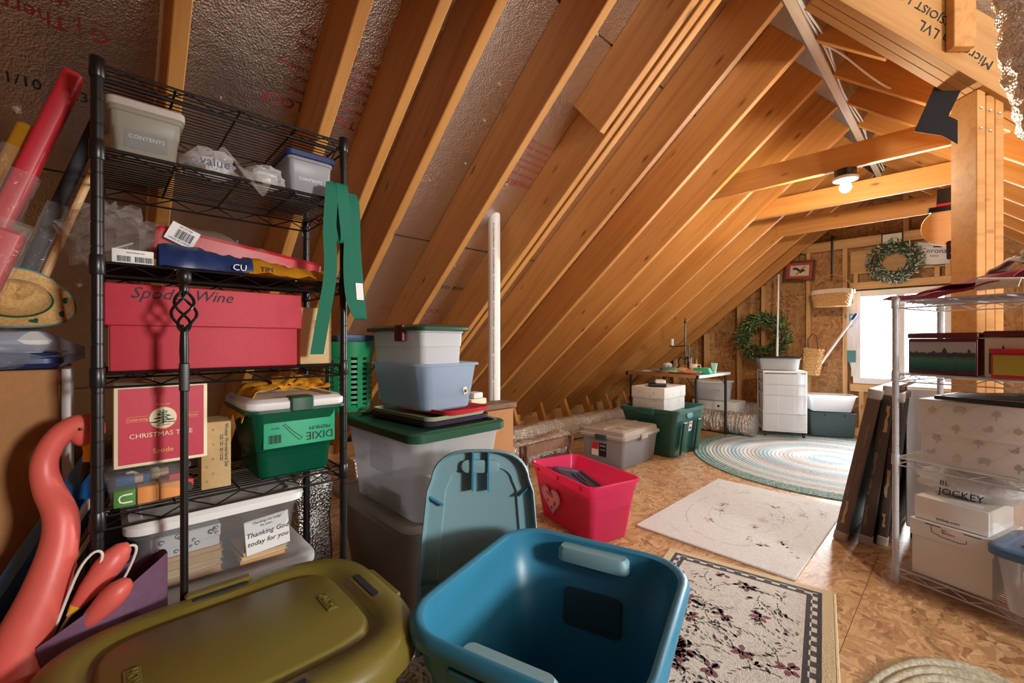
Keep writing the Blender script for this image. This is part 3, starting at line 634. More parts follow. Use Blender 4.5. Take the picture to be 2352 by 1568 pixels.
# --- bottom: two clear containers
t = bin_('storage_bin', 'low clear bin with translucent lid at the bottom of the black rack', 'storage bin', (-1.385, .215, S6 + .004), 90, .37, .30, .225, 'clear', .02, .04, .003, .012, .016)
lid_part(t, .425, .345, .226, .022, 'clear_white', .05, .03, .004)
MB().rbox(-.215, -.06, .20, -.19, .0, .236, .008, .004, 3).obj('latch', 'purple', t)
ZB = S6 + .004 + .250
t = bin_('storage_bin', 'clear bin with white lid holding books on the black rack', 'storage bin', (-1.385, .215, ZB), 90, .338, .262, .150, 'clear_low', .016, .03, .003, .010, .014)
MB().loft([rr(.178, .140, .035, .146, 5), rr(.186, .148, .04, .150, 5), rr(.186, .148, .04, .166, 5), rr(.176, .138, .035, .176, 5), rr(.155, .118, .025, .176, 5), rr(.150, .113, .022, .170, 5)]).obj('lid', 'white', t)
def book(label, loc, rz, L, W, H, cov, pages='tan_box', cat='book', nm='book', rot=None):
    b = thing(nm, label, cat, loc, rz, rot=rot)
    MB().rbox(-L / 2, -W / 2, 0, L / 2, W / 2, H * .1, .001, .0005, 1).obj('cover', cov, b); MB().rbox(-L / 2, -W / 2, H * .9, L / 2, W / 2, H, .001, .0005, 1).obj('cover', cov, b)
    MB().box(-L / 2 + .003, -W / 2 + .003, H * .1, L / 2 - .004, W / 2 - .004, H * .9).obj('pages', pages, b)
    return b
zb = ZB + .005
for k, (lab, cov, h, y, rz) in enumerate((('lowest book with gold edge in the white lidded bin', 'orange', .018, .145, 90), ('cream paper pad stacked second in the white lidded bin', 'card_white', .014, .142, 93), ('tan book third in the white lidded bin stack', 'tan_box', .02, .148, 88), ('thin orange book above the tan book in the bin', 'orange', .012, .144, 91))):
    book(lab, (-1.335, y, zb), rz, .14, .12, h, cov); zb += h + .0005
b = carton('scroll_patterned_box', 'white note box with black scroll pattern in the white lidded bin', 'box', (-1.332, .142, zb), 91, .132, .11, .052, 'card_white', .03, .002)
random.seed(2); m = MB()
for k in range(15):
    x, z = random.uniform(-.058, .058), random.uniform(.006, .046); r = random.uniform(.003, .007)
    m.tube([(x + r * math.cos(a) * (1 - a / 12), -.0582, z + r * math.sin(a) * (1 - a / 12)) for a in [q * .7 for q in range(9)]], .0009, 4)
m.obj('scroll_print', 'ink', b)
b = thing('greeting_card', 'white card lettered Thanking God today for you behind the bin wall', 'greeting card', (-1.262, .315, ZB + .03), rot=(0, R_(-4), R_(90)))
MB().rbox(-.052, -.001, 0, .052, .001, .088, .001, .0005, 1).obj('card', 'white', b)
for s, sz, z in (('Thanking you today', .0085, .079), ('for your...', .008, .069), ('Thanking God', .0175, .049), ('today for you', .0175, .027)): txt(s, sz, 'ink', b, (0, -.0016, z), Xp, Zp, shear=.25)
for k in range(3): book(('flat orange pencil box under the greeting card', 'cream pamphlet lying under the greeting card', 'thin tan notebook under the greeting card')[k], (-1.325, .305, ZB + .005 + k * .0105), 88 + 3 * k, .11, .12, .01, ('orange', 'card_white', 'tan_box')[k])
# --- twisted iron finial pole standing in front of the rack
t = thing('curtain_pole', 'black iron pole with ball and twisted cage finial', 'curtain rod', (-1.13, .122, 0))
MB().tube([(0, 0, 0), (0, 0, .86), (0, 0, .955)], [.0072, .0072, .0066], 12).obj('shaft', 'black_metal', t); MB().rbox(-.0086, -.0086, .845, .0086, .0086, .905, .002, .002, 2).obj('sleeve', 'black_metal', t); MB().lathe([(.0075, .905), (.0085, .93), (.0075, .96), (.0055, .985)], 12).obj('neck', 'black_metal', t)
for k in range(4):
    pts = []
    for i in range(15):
        u = i / 14; a = k * PI / 2 + u * 3.6; r = .0050 + .0170 * math.sin(PI * u) ** .9; pts.append((r * math.cos(a), r * math.sin(a), .972 + .084 * u))
    MB().tube(pts, .0030, 6).obj('cage_bar', 'black_metal', t)
MB().lathe([(.007, 1.052), (.009, 1.062), (.006, 1.07), (.010, 1.073), (.0135, 1.082), (.0135, 1.092), (.009, 1.101), (.001, 1.105)], 16).obj('ball_finial', 'black_metal', t)
# ================================================================== LEFT EDGE: carton, bags, hat, leaning wraps, flamingos
t = thing('flat_carton', 'large brown cardboard carton standing left of the black rack', 'carton', (-1.545, -.42, 0))
MB().rbox(-.085, -.36, 0, .085, .345, .885, .003, .002, 2).obj('body', 'cardboard', t); MB().rbox(-.078, .346, 0, .08, .362, .885, .002, .001, 2).obj('white_edge', 'white', t)
for k, (y, z) in enumerate(((.20, .60), (.21, .30))): panel(t, 'tape_strip', 'tan_clear', (.0855, y - .1, z), Yp, Zp, .09, .02)
t = thing('plastic_bag', 'clear plastic bag of blue cloth on the brown carton', 'plastic bag', (-1.515, -.22, .888))
MB().rbox(-.085, -.16, 0, .075, .15, .035, .03, .012, 4).obj('folded_contents', 'navy', t); MB().rbox(-.09, -.16, .036, .07, .135, .085, .035, .02, 4).obj('pale_contents', 'card_white', t)
def bagf(u, v):
    a = 2 * PI * v; y = -.2 + .385 * u; k = (math.sin(PI * min(1, max(0, (1 - u) * 2.2) ** .8) / 2)) if u > .5 else 1
    x = .105 * max(.15, k) * math.cos(a) + crumple((u * 5, v * 6, 1), .02, 1, 3); z = .055 + .075 * max(.1, k) * math.sin(a) + crumple((u * 5, v * 6, 5), .02, 1, 6) - .02 * u
    return (x, y, max(.0 if abs(x) < .075 else -.05, z))
MB().sheet(bagf, 24, 26).obj('bag_film', 'film_blue', t, smooth=25)
MB().sheet(lambda u, v: (.095 + .008 * math.sin(9 * v + u * 4), -.2 + .30 * v, .045 - .11 * u * (1 - .75 * v)), 6, 14).obj('bag_skirt', 'film_blue', t, smooth=25)
# straw hat with shamrocks, crown toward the camera
t = hat = thing('straw_hat', 'tan straw hat with dark green shamrocks on the carton', 'hat', (-1.425, -.142, 1.040), rot=(R_(2), R_(68), R_(10)))
hat.scale = (.86, .86, .86); n = 40
def brim(u, v):
    a = 2 * PI * u; r = .058 + .042 * v; return (r * .82 * math.cos(a), r * 1.12 * math.sin(a), .026 * v * math.cos(2 * a) - .006 * v)
MB().sheet(brim, n, 5, .002).obj('brim', 'straw', t, smooth=60)
MB().tube([brim(i / 48, 1) for i in range(48)], .0028, 6, True).obj('brim_binding', 'teal', t)
prof = [(.058, 0), (.057, .012), (.052, .034), (.044, .052), (.028, .060), (.012, .052), (.001, .046)]
MB().loft([[(r * .82 * math.cos(2 * PI * i / n), r * 1.12 * math.sin(2 * PI * i / n), z - .010 * (r < .05) * math.exp(-(math.sin(2 * PI * i / n) * 2) ** 2)) for i in range(n)] for r, z in prof], False, True).obj('crown', 'straw', t)
MB().tube([(.0585 * .82 * math.cos(2 * PI * i / 40), .0585 * 1.12 * math.sin(2 * PI * i / 40), .006) for i in range(40)], .003, 6, True).obj('hat_band', 'dark_green', t)
def shamrock(parent, x, y, z, s):
    m = MB()
    for k in range(3):
        a = k * 2 * PI / 3 + .4; m.lathe([(s * .48, 0), (s * .48, .0012)], 10, Matrix.Translation((x + s * .5 * math.cos(a), y + s * .5 * math.sin(a), z)))
    m.box(x - s * .1, y - s * 1.1, z, x + s * .1, y, z + .001); m.obj('shamrock', 'dark_green', parent)
for a in (20, 62, 100, -25): 
    bx, by, bz = brim(a / 360, .55); shamrock(t, bx, by, bz + .003, .0095)
# wrapped long parcels leaning against the roof
ax = V((0, .138, .46)).normalized()
def leaning(name, label, cat, base_, L, w_, h_, mat, film_, rz=0, extra=None):
    t = thing(name, label, cat, base_); z = ax; y = V((1, 0, .0)).cross(z) * -1; x = y.cross(z)
    M = Matrix((V((1, 0, 0)), z.cross(V((1, 0, 0))), z)).transposed().to_4x4(); M.translation = V(base_); t.matrix_world = M
    MB().rbox(-w_ / 2, -h_ / 2, 0, w_ / 2, h_ / 2, L, .008, .006, 3).obj('roll_box', mat, t)
    if film_:
        f0, f1 = film_
        MB().sheet(lambda u, v: ((w_ / 2 + .006 + crumple((u * 9, v * 7, 0), .005, 1, 1)) * (math.cos(2 * PI * v) * 1.25 if abs(math.cos(2 * PI * v)) < .8 else math.copysign(1, math.cos(2 * PI * v))), (h_ / 2 + .006 + crumple((u * 9, v * 7, 3), .005, 1, 2)) * max(-1, min(1, 1.25 * math.sin(2 * PI * v))), f0 + (f1 - f0) * u), 20, 24).obj('film_wrap', 'film', t, smooth=20)
    return t
leaning('wrapped_roll', 'red boxed wrap roll leaning at the far left', 'wrapping roll', (-1.40, -.222, .985), .60, .05, .034, 'red', (0, .34))
leaning('wrapped_roll', 'gold wrap roll in crinkled film left of the red one', 'wrapping roll', (-1.43, -.25, .985), .46, .045, .04, 'gold_film', (0, .40))
leaning('wrapped_roll', 'black and white boxed roll leaning beside the rack post', 'wrapping roll', (-1.475, -.165, .985), .55, .026, .026, 'black_matte', (0, .30))
leaning('leaning_batten', 'pale bare batten leaning beside the black boxed roll', 'batten', (-1.465, -.105, 1.085), .43, .016, .016, 'pine_stud', None)
t = leaning('wrapped_roll', 'short crimson parcel with white letter in clear film', 'wrapping roll', (-1.365, -.205, .99), .20, .04, .06, 'red', (0, .22))
txt('O', .04, 'white', t, (.024, -.003, .11), Yp, Zp, shear=.2)
# purple tub with cut flamingo pieces
t = thing('garden_flamingo', 'pink plastic garden flamingo with curved neck beside the rack', 'garden ornament', (-1.05, -.135, 0))
pts = [(-.005, .0, .245), (-.07, .005, .31), (-.13, .02, .385), (-.175, .051, .465), (-.20, .070, .545), (-.215, .070, .60), (-.24, .052, .65), (-.25, .046, .70), (-.25, .062, .746), (-.25, .088, .770), (-.25, .110, .770)]
rad = [.05, .047, .042, .036, .0295, .0265, .0235, .021, .0205, .022, .0235]
P_ = [tuple(lerp_path(pts, i / 40)) for i in range(41)]; Rr = [lerp_path([(r, 0, 0) for r in rad], i / 40)[0] for i in range(41)]
MB().tube(P_, Rr, 18).obj('neck', 'flamingo', t, smooth=60)
MB().loft([[tuple(V((-.25, .108, .764)) + V((.021 * k_ * math.cos(a), .03 * k_ * math.sin(a) * 1.0, dz_)))for a in [2 * PI * i / 16 for i in range(16)]] for k_, dz_ in ((.15, .03), (.7, .022), (1, .004), (1, -.012), (.75, -.028), (.5, -.036))]).obj('head', 'flamingo', t, smooth=60)
MB().tube([(-.25, .112, .735), (-.25, .113, .712), (-.25, .110, .692)], [.013, .011, .0095], 12).obj('beak', 'yellow', t); MB().tube([(-.25, .110, .692), (-.25, .106, .67), (-.25, .098, .648)], [.0095, .009, .003], 12).obj('beak_tip', 'black', t)
MB().lathe([(.0035, 0), (.003, .002), (.001, .003)], 10).obj('eye', 'black', t, (-.229, .098, .766), (0, PI / 2, 0))
t = thing('plastic_tub', 'lavender grey plastic tub behind the olive tote', 'tub', (-1.22, -.17, 0), 8)
MB().loft(body_rings(.22, .26, .355, .03, .03, .003, .008, .014)).obj('body', 'purple_card', t)
t = thing('paper_bag', 'torn purple paper bag beside the pink flamingo', 'paper bag', (-1.19, .0, .0), 12)
MB().sheet(lambda u, v: (.05 * math.cos(2 * PI * v) * 1.2 + .012 * math.sin(5 * u), .095 * max(-1, min(1, 1.3 * math.sin(2 * PI * v))), .445 * u + (.03 * math.sin(14 * v) * .4 + .05 * math.sin(2 * PI * v)) * (u > .9)), 10, 28, .001).obj('bag_wall', 'purple_card', t, smooth=30)
def egg(label, loc, rot, L, r):
    b = thing('flamingo_body', label, 'garden ornament', loc, rot=rot)
    MB().lathe([(.002, -L / 2), (r * .45, -L * .42), (r * .75, -L * .2), (r, L * .12), (r * .92, L * .3), (r * .6, L * .44), (.003, L * .5)], 18).obj('body', 'flamingo', b, smooth=60); MB().lathe([(r * .46, -L * .43), (r * .3, -L * .5), (.003, -L * .58)], 14).obj('tail_tip', 'yellow', b)
egg('small pink flamingo body lying in the purple bag', (-1.145, .0, .440), (R_(-42), R_(12), 0), .11, .023); egg('pink flamingo body leaning at the back of the purple bag', (-1.20, -.005, .478), (R_(-38), R_(-8), 0), .13, .025); egg('pink flamingo body at the left frame edge', (-1.10, -.175, .44), (R_(10), 0, 0), .15, .03)
for lab, x, y, z, h in (('tan wire hook standing left of the rack post', -1.19, -.04, .38, .15), ('tan wire hook standing right of the rack post', -1.205, .012, .38, .14)):
    pp = [(x, y - .035, z), (x, y + .0, z + h * .75), (x, y + .02, z + h * .98), (x, y + .034, z + h), (x, y + .036, z + h * .88), (x, y + .018, z + h * .55), (x, y - .01, z + h * .25), (x, y - .03, z)]
    q = [tuple(lerp_path(pp, i / 30)) for i in range(31)]; o = MB().tube([(x, y - .035, .0)] + q, .0026, 6).obj('wire_hook', 'wire', None); tag(o, lab, 'hook')
o = MB().sheet(lambda u, v: (-1.36 + .02 * math.sin(6 * v) - .015 * u, -.20 + .19 * u + .06 * (v - .5) * .7, .30 + .36 * u - .08 * (v - .5)), 16, 8, .0015).obj('foil_wrap', 'blue', None, smooth=25); tag(o, 'shiny blue foil wrap sheet slanting behind the flamingo', 'wrapping paper')
for k, (m_, dx, dy) in enumerate((('white', .015, .0), ('black', .02, .018), ('old_wood', .025, .03), ('brass', .03, .04))):
    o = MB().tube([(-1.335 + dx, -.215 + dy, .25), (-1.345 + dx, -.02 + dy, .60)], .0045 if k else .007, 8).obj('garden_stake', m_, None); tag(o, ('white slanted stake behind the flamingo', 'black slanted stake behind the flamingo', 'brown slanted stake behind the flamingo', 'brass coloured slanted stake behind the flamingo')[k], 'stake')
# ================================================================== FOREGROUND TOTES
def super_ring(a, b, z, p=4.5, n=64, cx=0, cy=0):
    out = []
    for i in range(n):
        t_ = 2 * PI * i / n; c_, s_ = math.cos(t_), math.sin(t_)
        out.append((cx + a * math.copysign(abs(c_) ** (2 / p), c_), cy + b * math.copysign(abs(s_) ** (2 / p), s_), z))
    return out
t = thing('storage_tote', 'large olive green tote with embossed lid in the foreground', 'storage tote', (-.895, .18, 0))
MB().loft([super_ring(.155, .205, 0, 5), super_ring(.16, .21, .01, 5), super_ring(.20, .25, .37, 5), super_ring(.195, .245, .375, 5)]).obj('body', 'olive', t)
H0 = .372
lid = MB().loft([super_ring(.222, .272, H0 - .012, 3.7), super_ring(.232, .282, H0 - .008, 3.7), super_ring(.234, .284, H0 + .022, 3.7), super_ring(.224, .274, H0 + .040, 3.7), super_ring(.206, .256, H0 + .048, 3.9), super_ring(.170, .218, H0 + .048, 5), super_ring(.160, .208, H0 + .036, 5), super_ring(.148, .196, H0 + .034, 5.5), super_ring(.142, .190, H0 + .044, 5.5), super_ring(.137, .185, H0 + .0465, 5.5)]).obj('lid', 'olive', t, smooth=50)
for y, d in ((.15, 1), (-.148, -1)):
    panel(t, 'name_plate', 'olive', (0, y, H0 + .0465), (d * -1, 0, 0), (0, -d, 0), .066, .022, .002, .002); k = txt('HOMZ', .021, 'olive', t, (0, y, H0 + .0486), (-d, 0, 0), (0, -d, 0), ext=.0012)
for y, s in ((.262, 1), (-.262, -1)):
    MB().rbox(-.07, -.020, 0, .07, .020, .012, .012, .004, 4).obj('grip_handle', 'olive', t, (0, y, H0 + .030)); 
    MB().rbox(-.052, -.008, 0, .052, .008, .004, .006, .001, 4).obj('grip_slot', 'black_matte', t, (0, y - s * .030, H0 + .0465))
for x, s in ((.212, 1), (-.212, -1)):
    MB().rbox(-.012, -.06, 0, .012, .06, .010, .008, .004, 4).obj('latch_notch', 'olive', t, (x, .0, H0 + .044)); MB().rbox(-.006, -.05, 0, .006, .05, .003, .005, .001, 4).obj('notch_slot', 'black_matte', t, (x - s * .024, 0, H0 + .0475))
# blue open tote
t = thing('storage_tote', 'large empty blue tote standing open in the foreground', 'storage tote', (-.588, .695, 0), 17)
A, Bq, Ht = .236, .256, .43
def tring(k, z, r=None, dx=0): return rr(A + k, Bq + k, (r or .085) + .012, z, 7)
MB().loft([tring(-.075, 0, .06), tring(-.067, .012, .065), tring(-.030, .33, .075), tring(-.022, .345, .075), tring(-.016, .395, .08), tring(-.003, .397, .085), tring(.002, .402, .09), tring(.002, .418, .09), tring(-.004, .428, .09), tring(-.012, .430, .085), tring(-.020, .424, .08), tring(-.021, .400, .078), tring(-.026, .345, .075), tring(-.034, .33, .075), tring(-.079, .010, .055)]).obj('body', 'blue_tote', t, smooth=50)
for y, s in ((Bq - .035, 1), (-Bq + .035, -1)):
    MB().loft([rr(.085, .012, .011, .372, 4), rr(.092, .022, .018, .38, 4), rr(.092, .024, .02, .405, 4), rr(.085, .018, .015, .414, 4)]).obj('inner_handle', 'blue_lid', t, (0, y, 0))
panel(t, 'sunk_panel', 'dark_bin', (.0, Bq - .049, .265), (1, 0, 0), (0, .1, 1), .15, .095, .002, .014)
for x in (-.12, .12): MB().rbox(-.006, -.004, .03, .006, .004, .33, .003, .002, 2).obj('corner_rib', 'blue_tote', t, (x, Bq - .055, 0), (R_(-6), 0, 0))
for s in (-1, 1): MB().rbox(-.10, -.012, .34, .10, .012, .392, .008, .003, 3).obj('outer_grip', 'blue_tote', t, (0, s * (Bq - .012), 0))
t2 = thing('plastic_grass', 'tuft of green craft grass at the bottom of the blue tote', 'craft grass', (-.50, .66, .012))
random.seed(7); m = MB()
for k in range(420):
    a, r = random.uniform(0, 2 * PI), random.uniform(0, .09); x, y = r * math.cos(a), r * math.sin(a); h = random.uniform(.02, .075); b = random.uniform(0, 2 * PI); w_ = .0014
    m.add([(x - w_, y, 0), (x + w_, y, 0), (x + .02 * math.cos(b) + w_, y + .02 * math.sin(b), h * .7), (x + .045 * math.cos(b), y + .045 * math.sin(b), h * .8)], [(0, 1, 2), (0, 2, 3)])
o = m.obj('grass_blades', 'dark_green', t2); o['kind'] = 'stuff'
# its lid, standing on end and leaning back
wv = V((.69, .724, 0)).normalized(); nv = V((.724, -.69, 0)).normalized(); up = (V((0, 0, 1)) * .992 - nv * .125).normalized(); nn = wv.cross(up)
t = thing('tote_lid', 'pale blue tote lid leaning upright behind the blue tote', 'tote lid', (0, 0, 0)); ML = Matrix((wv, up, nn)).transposed().to_4x4(); ML.translation = V((-.970, .790, .0)); t.matrix_world = ML
def lring(k, z, top=.0):
    W0, W1, Hh = .183 + k, .150 + k, .622 + k; pts = []
    pr = [(W0, -k), (W0 * .995, .25), (W1 + .012, .50)]
    for i in range(9):
        a = R_(8 + 82 * i / 8); pr.append((W1 * math.cos(a) ** .62 + .0, .52 + (Hh - .52) * math.sin(a) ** .9))
    pts = [(x, y, z) for x, y in pr]; pts += [(-x, y, z) for x, y in reversed(pr[:-1])]
    pts += [(-W0 * .9, -k - .0, z), (W0 * .9, -k, z)][:0]
    return pts
MB().loft([lring(-.004, -.012), lring(0, -.010), lring(0, .022), lring(-.003, .026), lring(-.006, .022), lring(-.010, -.002), lring(-.052, -.004), lring(-.058, -.016), lring(-.066, -.018)]).obj('lid_shell', 'blue_lid', t, smooth=50)
MB().loft([rr(.058, .019, .018, -.004, 4), rr(.058, .019, .018, .010, 4), rr(.050, .012, .011, .012, 4)]).obj('handle_boss', 'blue_lid', t, (0, .572, 0))
for x in (-.024, .024): MB().box(x - .002, .500, -.006, x + .002, .622, .020).obj('rib', 'blue_tote', t)
for (x, y, a) in ((-.135, .47, -30), (.135, .50, 40), (-.148, .235, 5), (.148, .29, 5)): MB().box(-.026, -.0015, -.006, .026, .0015, .014, Matrix.Rotation(R_(a), 4, 'Z')).obj('rib', 'blue_tote', t, (x, y, 0))
k = panel(t, 'warning_plate', 'blue_tote', (-.062, .13, -.0172), (1, 0, 0), (0, 1, 0), .05, .17, .002, .01)
for i, s in enumerate(('WARNING: To avoid risk of', 'injury, do not allow', 'children to play inside this', 'tote or with lid.')): txt(s, .0105, 'white', k, (-.016 + .011 * i, -.0, .0024), (0, 1, 0), (-1, 0, 0))
k = panel(t, 'yellow_sticker', 'yellow', (.085, .215, -.0172), (1, .25, 0), (-.25, 1, 0), .06, .045, .0008, .006); MB().lathe([(.013, 0), (.013, .0006)], 18).obj('sticker_symbol', 'white', k, (.006, -.004, .0009)); MB().lathe([(.013, 0), (.015, 0), (.015, .0008), (.013, .0008)], 18).obj('sticker_ring', 'bright_red', k, (.006, -.004, .0009))
# rope mop head on the floor between the totes
t = thing('rope_mop', 'cream cotton rope mop on the floor beside the totes', 'mop', (-1.065, .622, 0)); random.seed(12)
for k in range(26):
    a = random.uniform(0, 2 * PI); r = random.uniform(.06, .12); p = [(0, 0, .03 + random.uniform(0, .02))]
    for i in range(1, 7): p.append((r * i / 6 * math.cos(a) + .014 * math.sin(i * 2 + k), r * i / 6 * math.sin(a) + .014 * math.cos(i * 1.7 + k), max(.006, .035 * (1 - i / 5) + random.uniform(0, .015))))
    MB().tube([tuple(lerp_path(p, i / 14)) for i in range(15)], .0058, 6).obj('rope_strand', 'canvas', t)
# ================================================================== STACK BESIDE THE RACK
t = bin_('storage_bin', 'grey plastic bin at the bottom of the stack beside the rack', 'storage bin', (-1.545, .925, 0), 0, .62, .40, .318, 'grey_bin', .035, .05, .004, .012, .03)
lid_part(t, .68, .455, .305, .028, 'grey_bin', .06, .035, .008)
t = bin_('storage_bin', 'tall clear bin with dark green lid in the stack beside the rack', 'storage bin', (-1.50, .922, .328), 1, .535, .385, .292, 'clear', .03, .045, .003, .010, .016, steps=((.20, (.004, 0)),))
lid_part(t, .575, .428, .290, .030, 'dark_green', .05, .03, .010)
panel(t, 'label_area', 'clear_low', (.02, -.184, .20), Xp, Zp, .17, .11)
for k, (x, y, m_, L, W, H) in enumerate(((.08, -.05, 'cardboard', .14, .10, .085), (-.06, .0, 'card_white', .12, .16, .07), (.14, .09, 'slate_blue', .10, .12, .06))):
    c = carton('contents_box', ('brown box seen in the tall clear bin', 'white box seen in the tall clear bin', 'blue box seen in the tall clear bin')[k], 'box', (-1.50 + x, .922 + y, .334), 8 * k, L, W, H, m_)
ZT = .642
for k, (lab, m_, z, L, W, dx, dy, rz) in enumerate((('purple bin lid lying upturned on the green lid', 'purple', 0, .43, .315, 0, 0, 4), ('olive bin lid nested in the purple lid', 'sage', .016, .41, .295, 0, 0, 4), ('red bin lid lying topmost under the blue tinted bin', 'bright_red', .031, .35, .23, .045, .035, 7))):
    o = MB().loft([rr(L / 2 - .02, W / 2 - .02, .03, 0, 5), rr(L / 2 - .006, W / 2 - .006, .035, .004, 5), rr(L / 2, W / 2, .04, .020, 5), rr(L / 2 - .004, W / 2 - .004, .036, .020, 5), rr(L / 2 - .012, W / 2 - .012, .03, .006, 5), rr(L / 2 - .03, W / 2 - .03, .02, .004, 5)]).obj('bin_lid', m_, None, (-1.515 + dx, .965 + dy, ZT + z), (0, 0, R_(rz))); tag(o, lab, 'lid')
t = bin_('storage_bin', 'blue tinted clear bin under the white bin on the stack', 'storage bin', (-1.565, .975, ZT + .042), 3, .40, .255, .182, 'clear_blue', .02, .03, .003, .014, .012, steps=((.05, (.003, 0)),))
panel(t, 'price_sticker', 'cream', (.192, .065, .07), Yp + Zp * .2, Zp - Yp * .2, .02, .028); barcode(t, (.1932, .065, .068), Yp, Zp, .012, .012, seed=4)
t = bin_('storage_bin', 'milky white bin with dark green lid on top of the stack', 'storage bin', (-1.60, .962, ZT + .052), 3, .375, .205, .300, 'clear_white', .012, .02, .003, .006, .01, steps=((.235, (.012, 0)),))
MB().loft([rr(.212, .122, .03, .298, 5), rr(.218, .128, .035, .302, 5), rr(.216, .126, .034, .312, 5), rr(.19, .10, .02, .322, 5), rr(.17, .08, .02, .322, 5)]).obj('lid', 'dark_green', t)
MB().rbox(-.03, -.128, .256, .03, -.104, .322, .006, .004, 3).obj('latch', 'maroon', t, (.06, 0, 0))
# green slotted laundry basket with blue tub on it, behind
t = thing('laundry_basket', 'green slotted plastic basket behind the stack of bins', 'basket', (-1.885, .79, .648), 5)
for z0, z1 in ((0, .03), (.235, .30)): MB().lathe([(.085 + z0 * .08, z0), (.089 + z1 * .08, z1), (.086 + z1 * .08, z1), (.082 + z0 * .08, z0)], 28).obj('solid_band', 'green_plastic', t)
for k in range(12):
    a = 2 * PI * k / 12; MB().box(-.012, -.002, .02, .012, .002, .24, Matrix.Translation((.094 * math.cos(a), .094 * math.sin(a), 0)) @ Matrix.Rotation(a + PI / 2, 4, 'Z')).obj('upright', 'green_plastic', t)
for k in range(9): MB().lathe([(.0925, .035 + k * .022), (.0945, .035 + k * .022), (.0945, .047 + k * .022), (.0925, .047 + k * .022), (.0925, .035 + k * .022)], 28).obj('slat_ring', 'green_plastic', t)
MB().tube([(.096, .03, .14), (.102, .07, .20), (.09, .10, .26)], .004, 6).obj('cord', 'green_plastic', t)
o = MB().loft([rr(.09, .08, .02, 0, 4), rr(.095, .085, .022, .008, 4), rr(.095, .085, .022, .026, 4), rr(.085, .075, .02, .028, 4)]).obj('tub_cover', 'slate_blue', None, (-1.885, .79, .950)); tag(o, 'blue cover lying on the green slotted basket', 'cover')
# vent pipe through the roof
t = thing('vent_pipe', 'white plastic vent pipe rising to the foil roof', 'pipe', (-1.849, 1.617, 0)); MB().lathe([(.035, 0), (.035, 1.70), (.031, 1.70), (.031, .01), (.0301, .0)], 24).obj('pipe', 'pvc', t)
for k in range(9): text('ASTM D2665 PVC-DWV 3 IN', .011, 'ink', t, (.0255, -.0255, .35 + k * .15), (PI / 2, R_(-90), R_(45)))
# carton, plank and foam behind the stack
carton('carton', 'plain brown carton standing behind the stack near the pipe', 'carton', (-1.73, 1.40, 0), 0, .20, .32, .60, 'cardboard')
o = MB().rbox(-.06, -.16, 0, .06, .16, .028, .004, .003, 2).obj('weathered_plank', 'old_wood', None, (-1.70, 1.43, .602), (0, 0, R_(-4))); tag(o, 'short weathered plank beside the vent pipe', 'plank')
t = thing('foam_block', 'white foam scraps on the weathered plank', 'foam', (-1.72, 1.37, .632)); MB().rbox(-.04, -.05, 0, .04, .05, .03, .006, .004, 2).obj('lower_scrap', 'cream', t); MB().rbox(-.03, -.03, .031, .035, .03, .06, .006, .004, 2).obj('upper_scrap', 'white', t)
# ================================================================== PINK BIN
t = bin_('storage_bin', 'bright pink translucent bin with heart sticker on the floor', 'storage bin', (-1.364, 1.80, 0), -14, .515, .305, .29, 'pink_clear', .04, .035, .003, .011, .014, steps=((.23, (.004, 0)),))
for x in (-.18, .0, .18):
    for y in (-.156, .156): MB().box(x - .002, y - .006, .255, x + .002, y + .006, .278).obj('rim_rib', 'pink_clear', t)
hp = []
for i in range(40):
    a = 2 * PI * i / 40; hp.append((16 * math.sin(a) ** 3 / 17, (13 * math.cos(a) - 5 * math.cos(2 * a) - 2 * math.cos(3 * a) - math.cos(4 * a)) / 17))
def heart(s, th, nm, mat, z): o = MB().prism([(x * s, y * s) for x, y in hp], 0, th).obj(nm, mat, t); o.matrix_local = facing((-.085, -.1365 - z, .130), (1, 0, 0), (0, -.14, 1)); return o
plain('heart_blue', (.30, .36, .52), .5); plain('heart_pink', (.86, .30, .36), .5)
heart(.092, .0008, 'heart_border', 'bright_red', .0); heart(.086, .0012, 'heart_edge', 'heart_blue', .0003); heart(.074, .0016, 'heart_sticker', 'heart_pink', .0006)
txt('FEB.', .038, 'red_ink', t, (-.085, -.1435, .155), (1, 0, 0), (0, -.14, 1))
for k, (x, z, m_) in enumerate(((-.115, .115, 'red'), (-.06, .105, 'red'), (-.085, .085, 'blue'), (-.05, .12, 'red'))): panel(t, 'sticker_figure', m_, (x, -.1365 + .14 * (.130 - z) - .0028, z), (1, .0, .5), (-.5, -.1, 1), .018, .016, .0008, .006)
t = thing('bin_lid', 'dark navy bin lid resting aslant inside the pink bin', 'lid', (-1.352, 1.795, .205), rot=(R_(-13), R_(4), R_(-24)))
MB().loft([rr(.195, .085, .02, 0, 4), rr(.205, .095, .025, .004, 4), rr(.205, .095, .025, .022, 4), rr(.195, .085, .02, .026, 4), rr(.178, .070, .015, .026, 4), rr(.173, .065, .014, .016, 4)]).obj('lid_shell', 'navy_lid', t); MB().rbox(-.12, -.012, .016, .10, -.004, .022, .003, .002, 2).obj('rib', 'navy_lid', t); MB().rbox(-.12, .020, .016, -.02, .026, .022, .003, .002, 2).obj('rib', 'navy_lid', t)
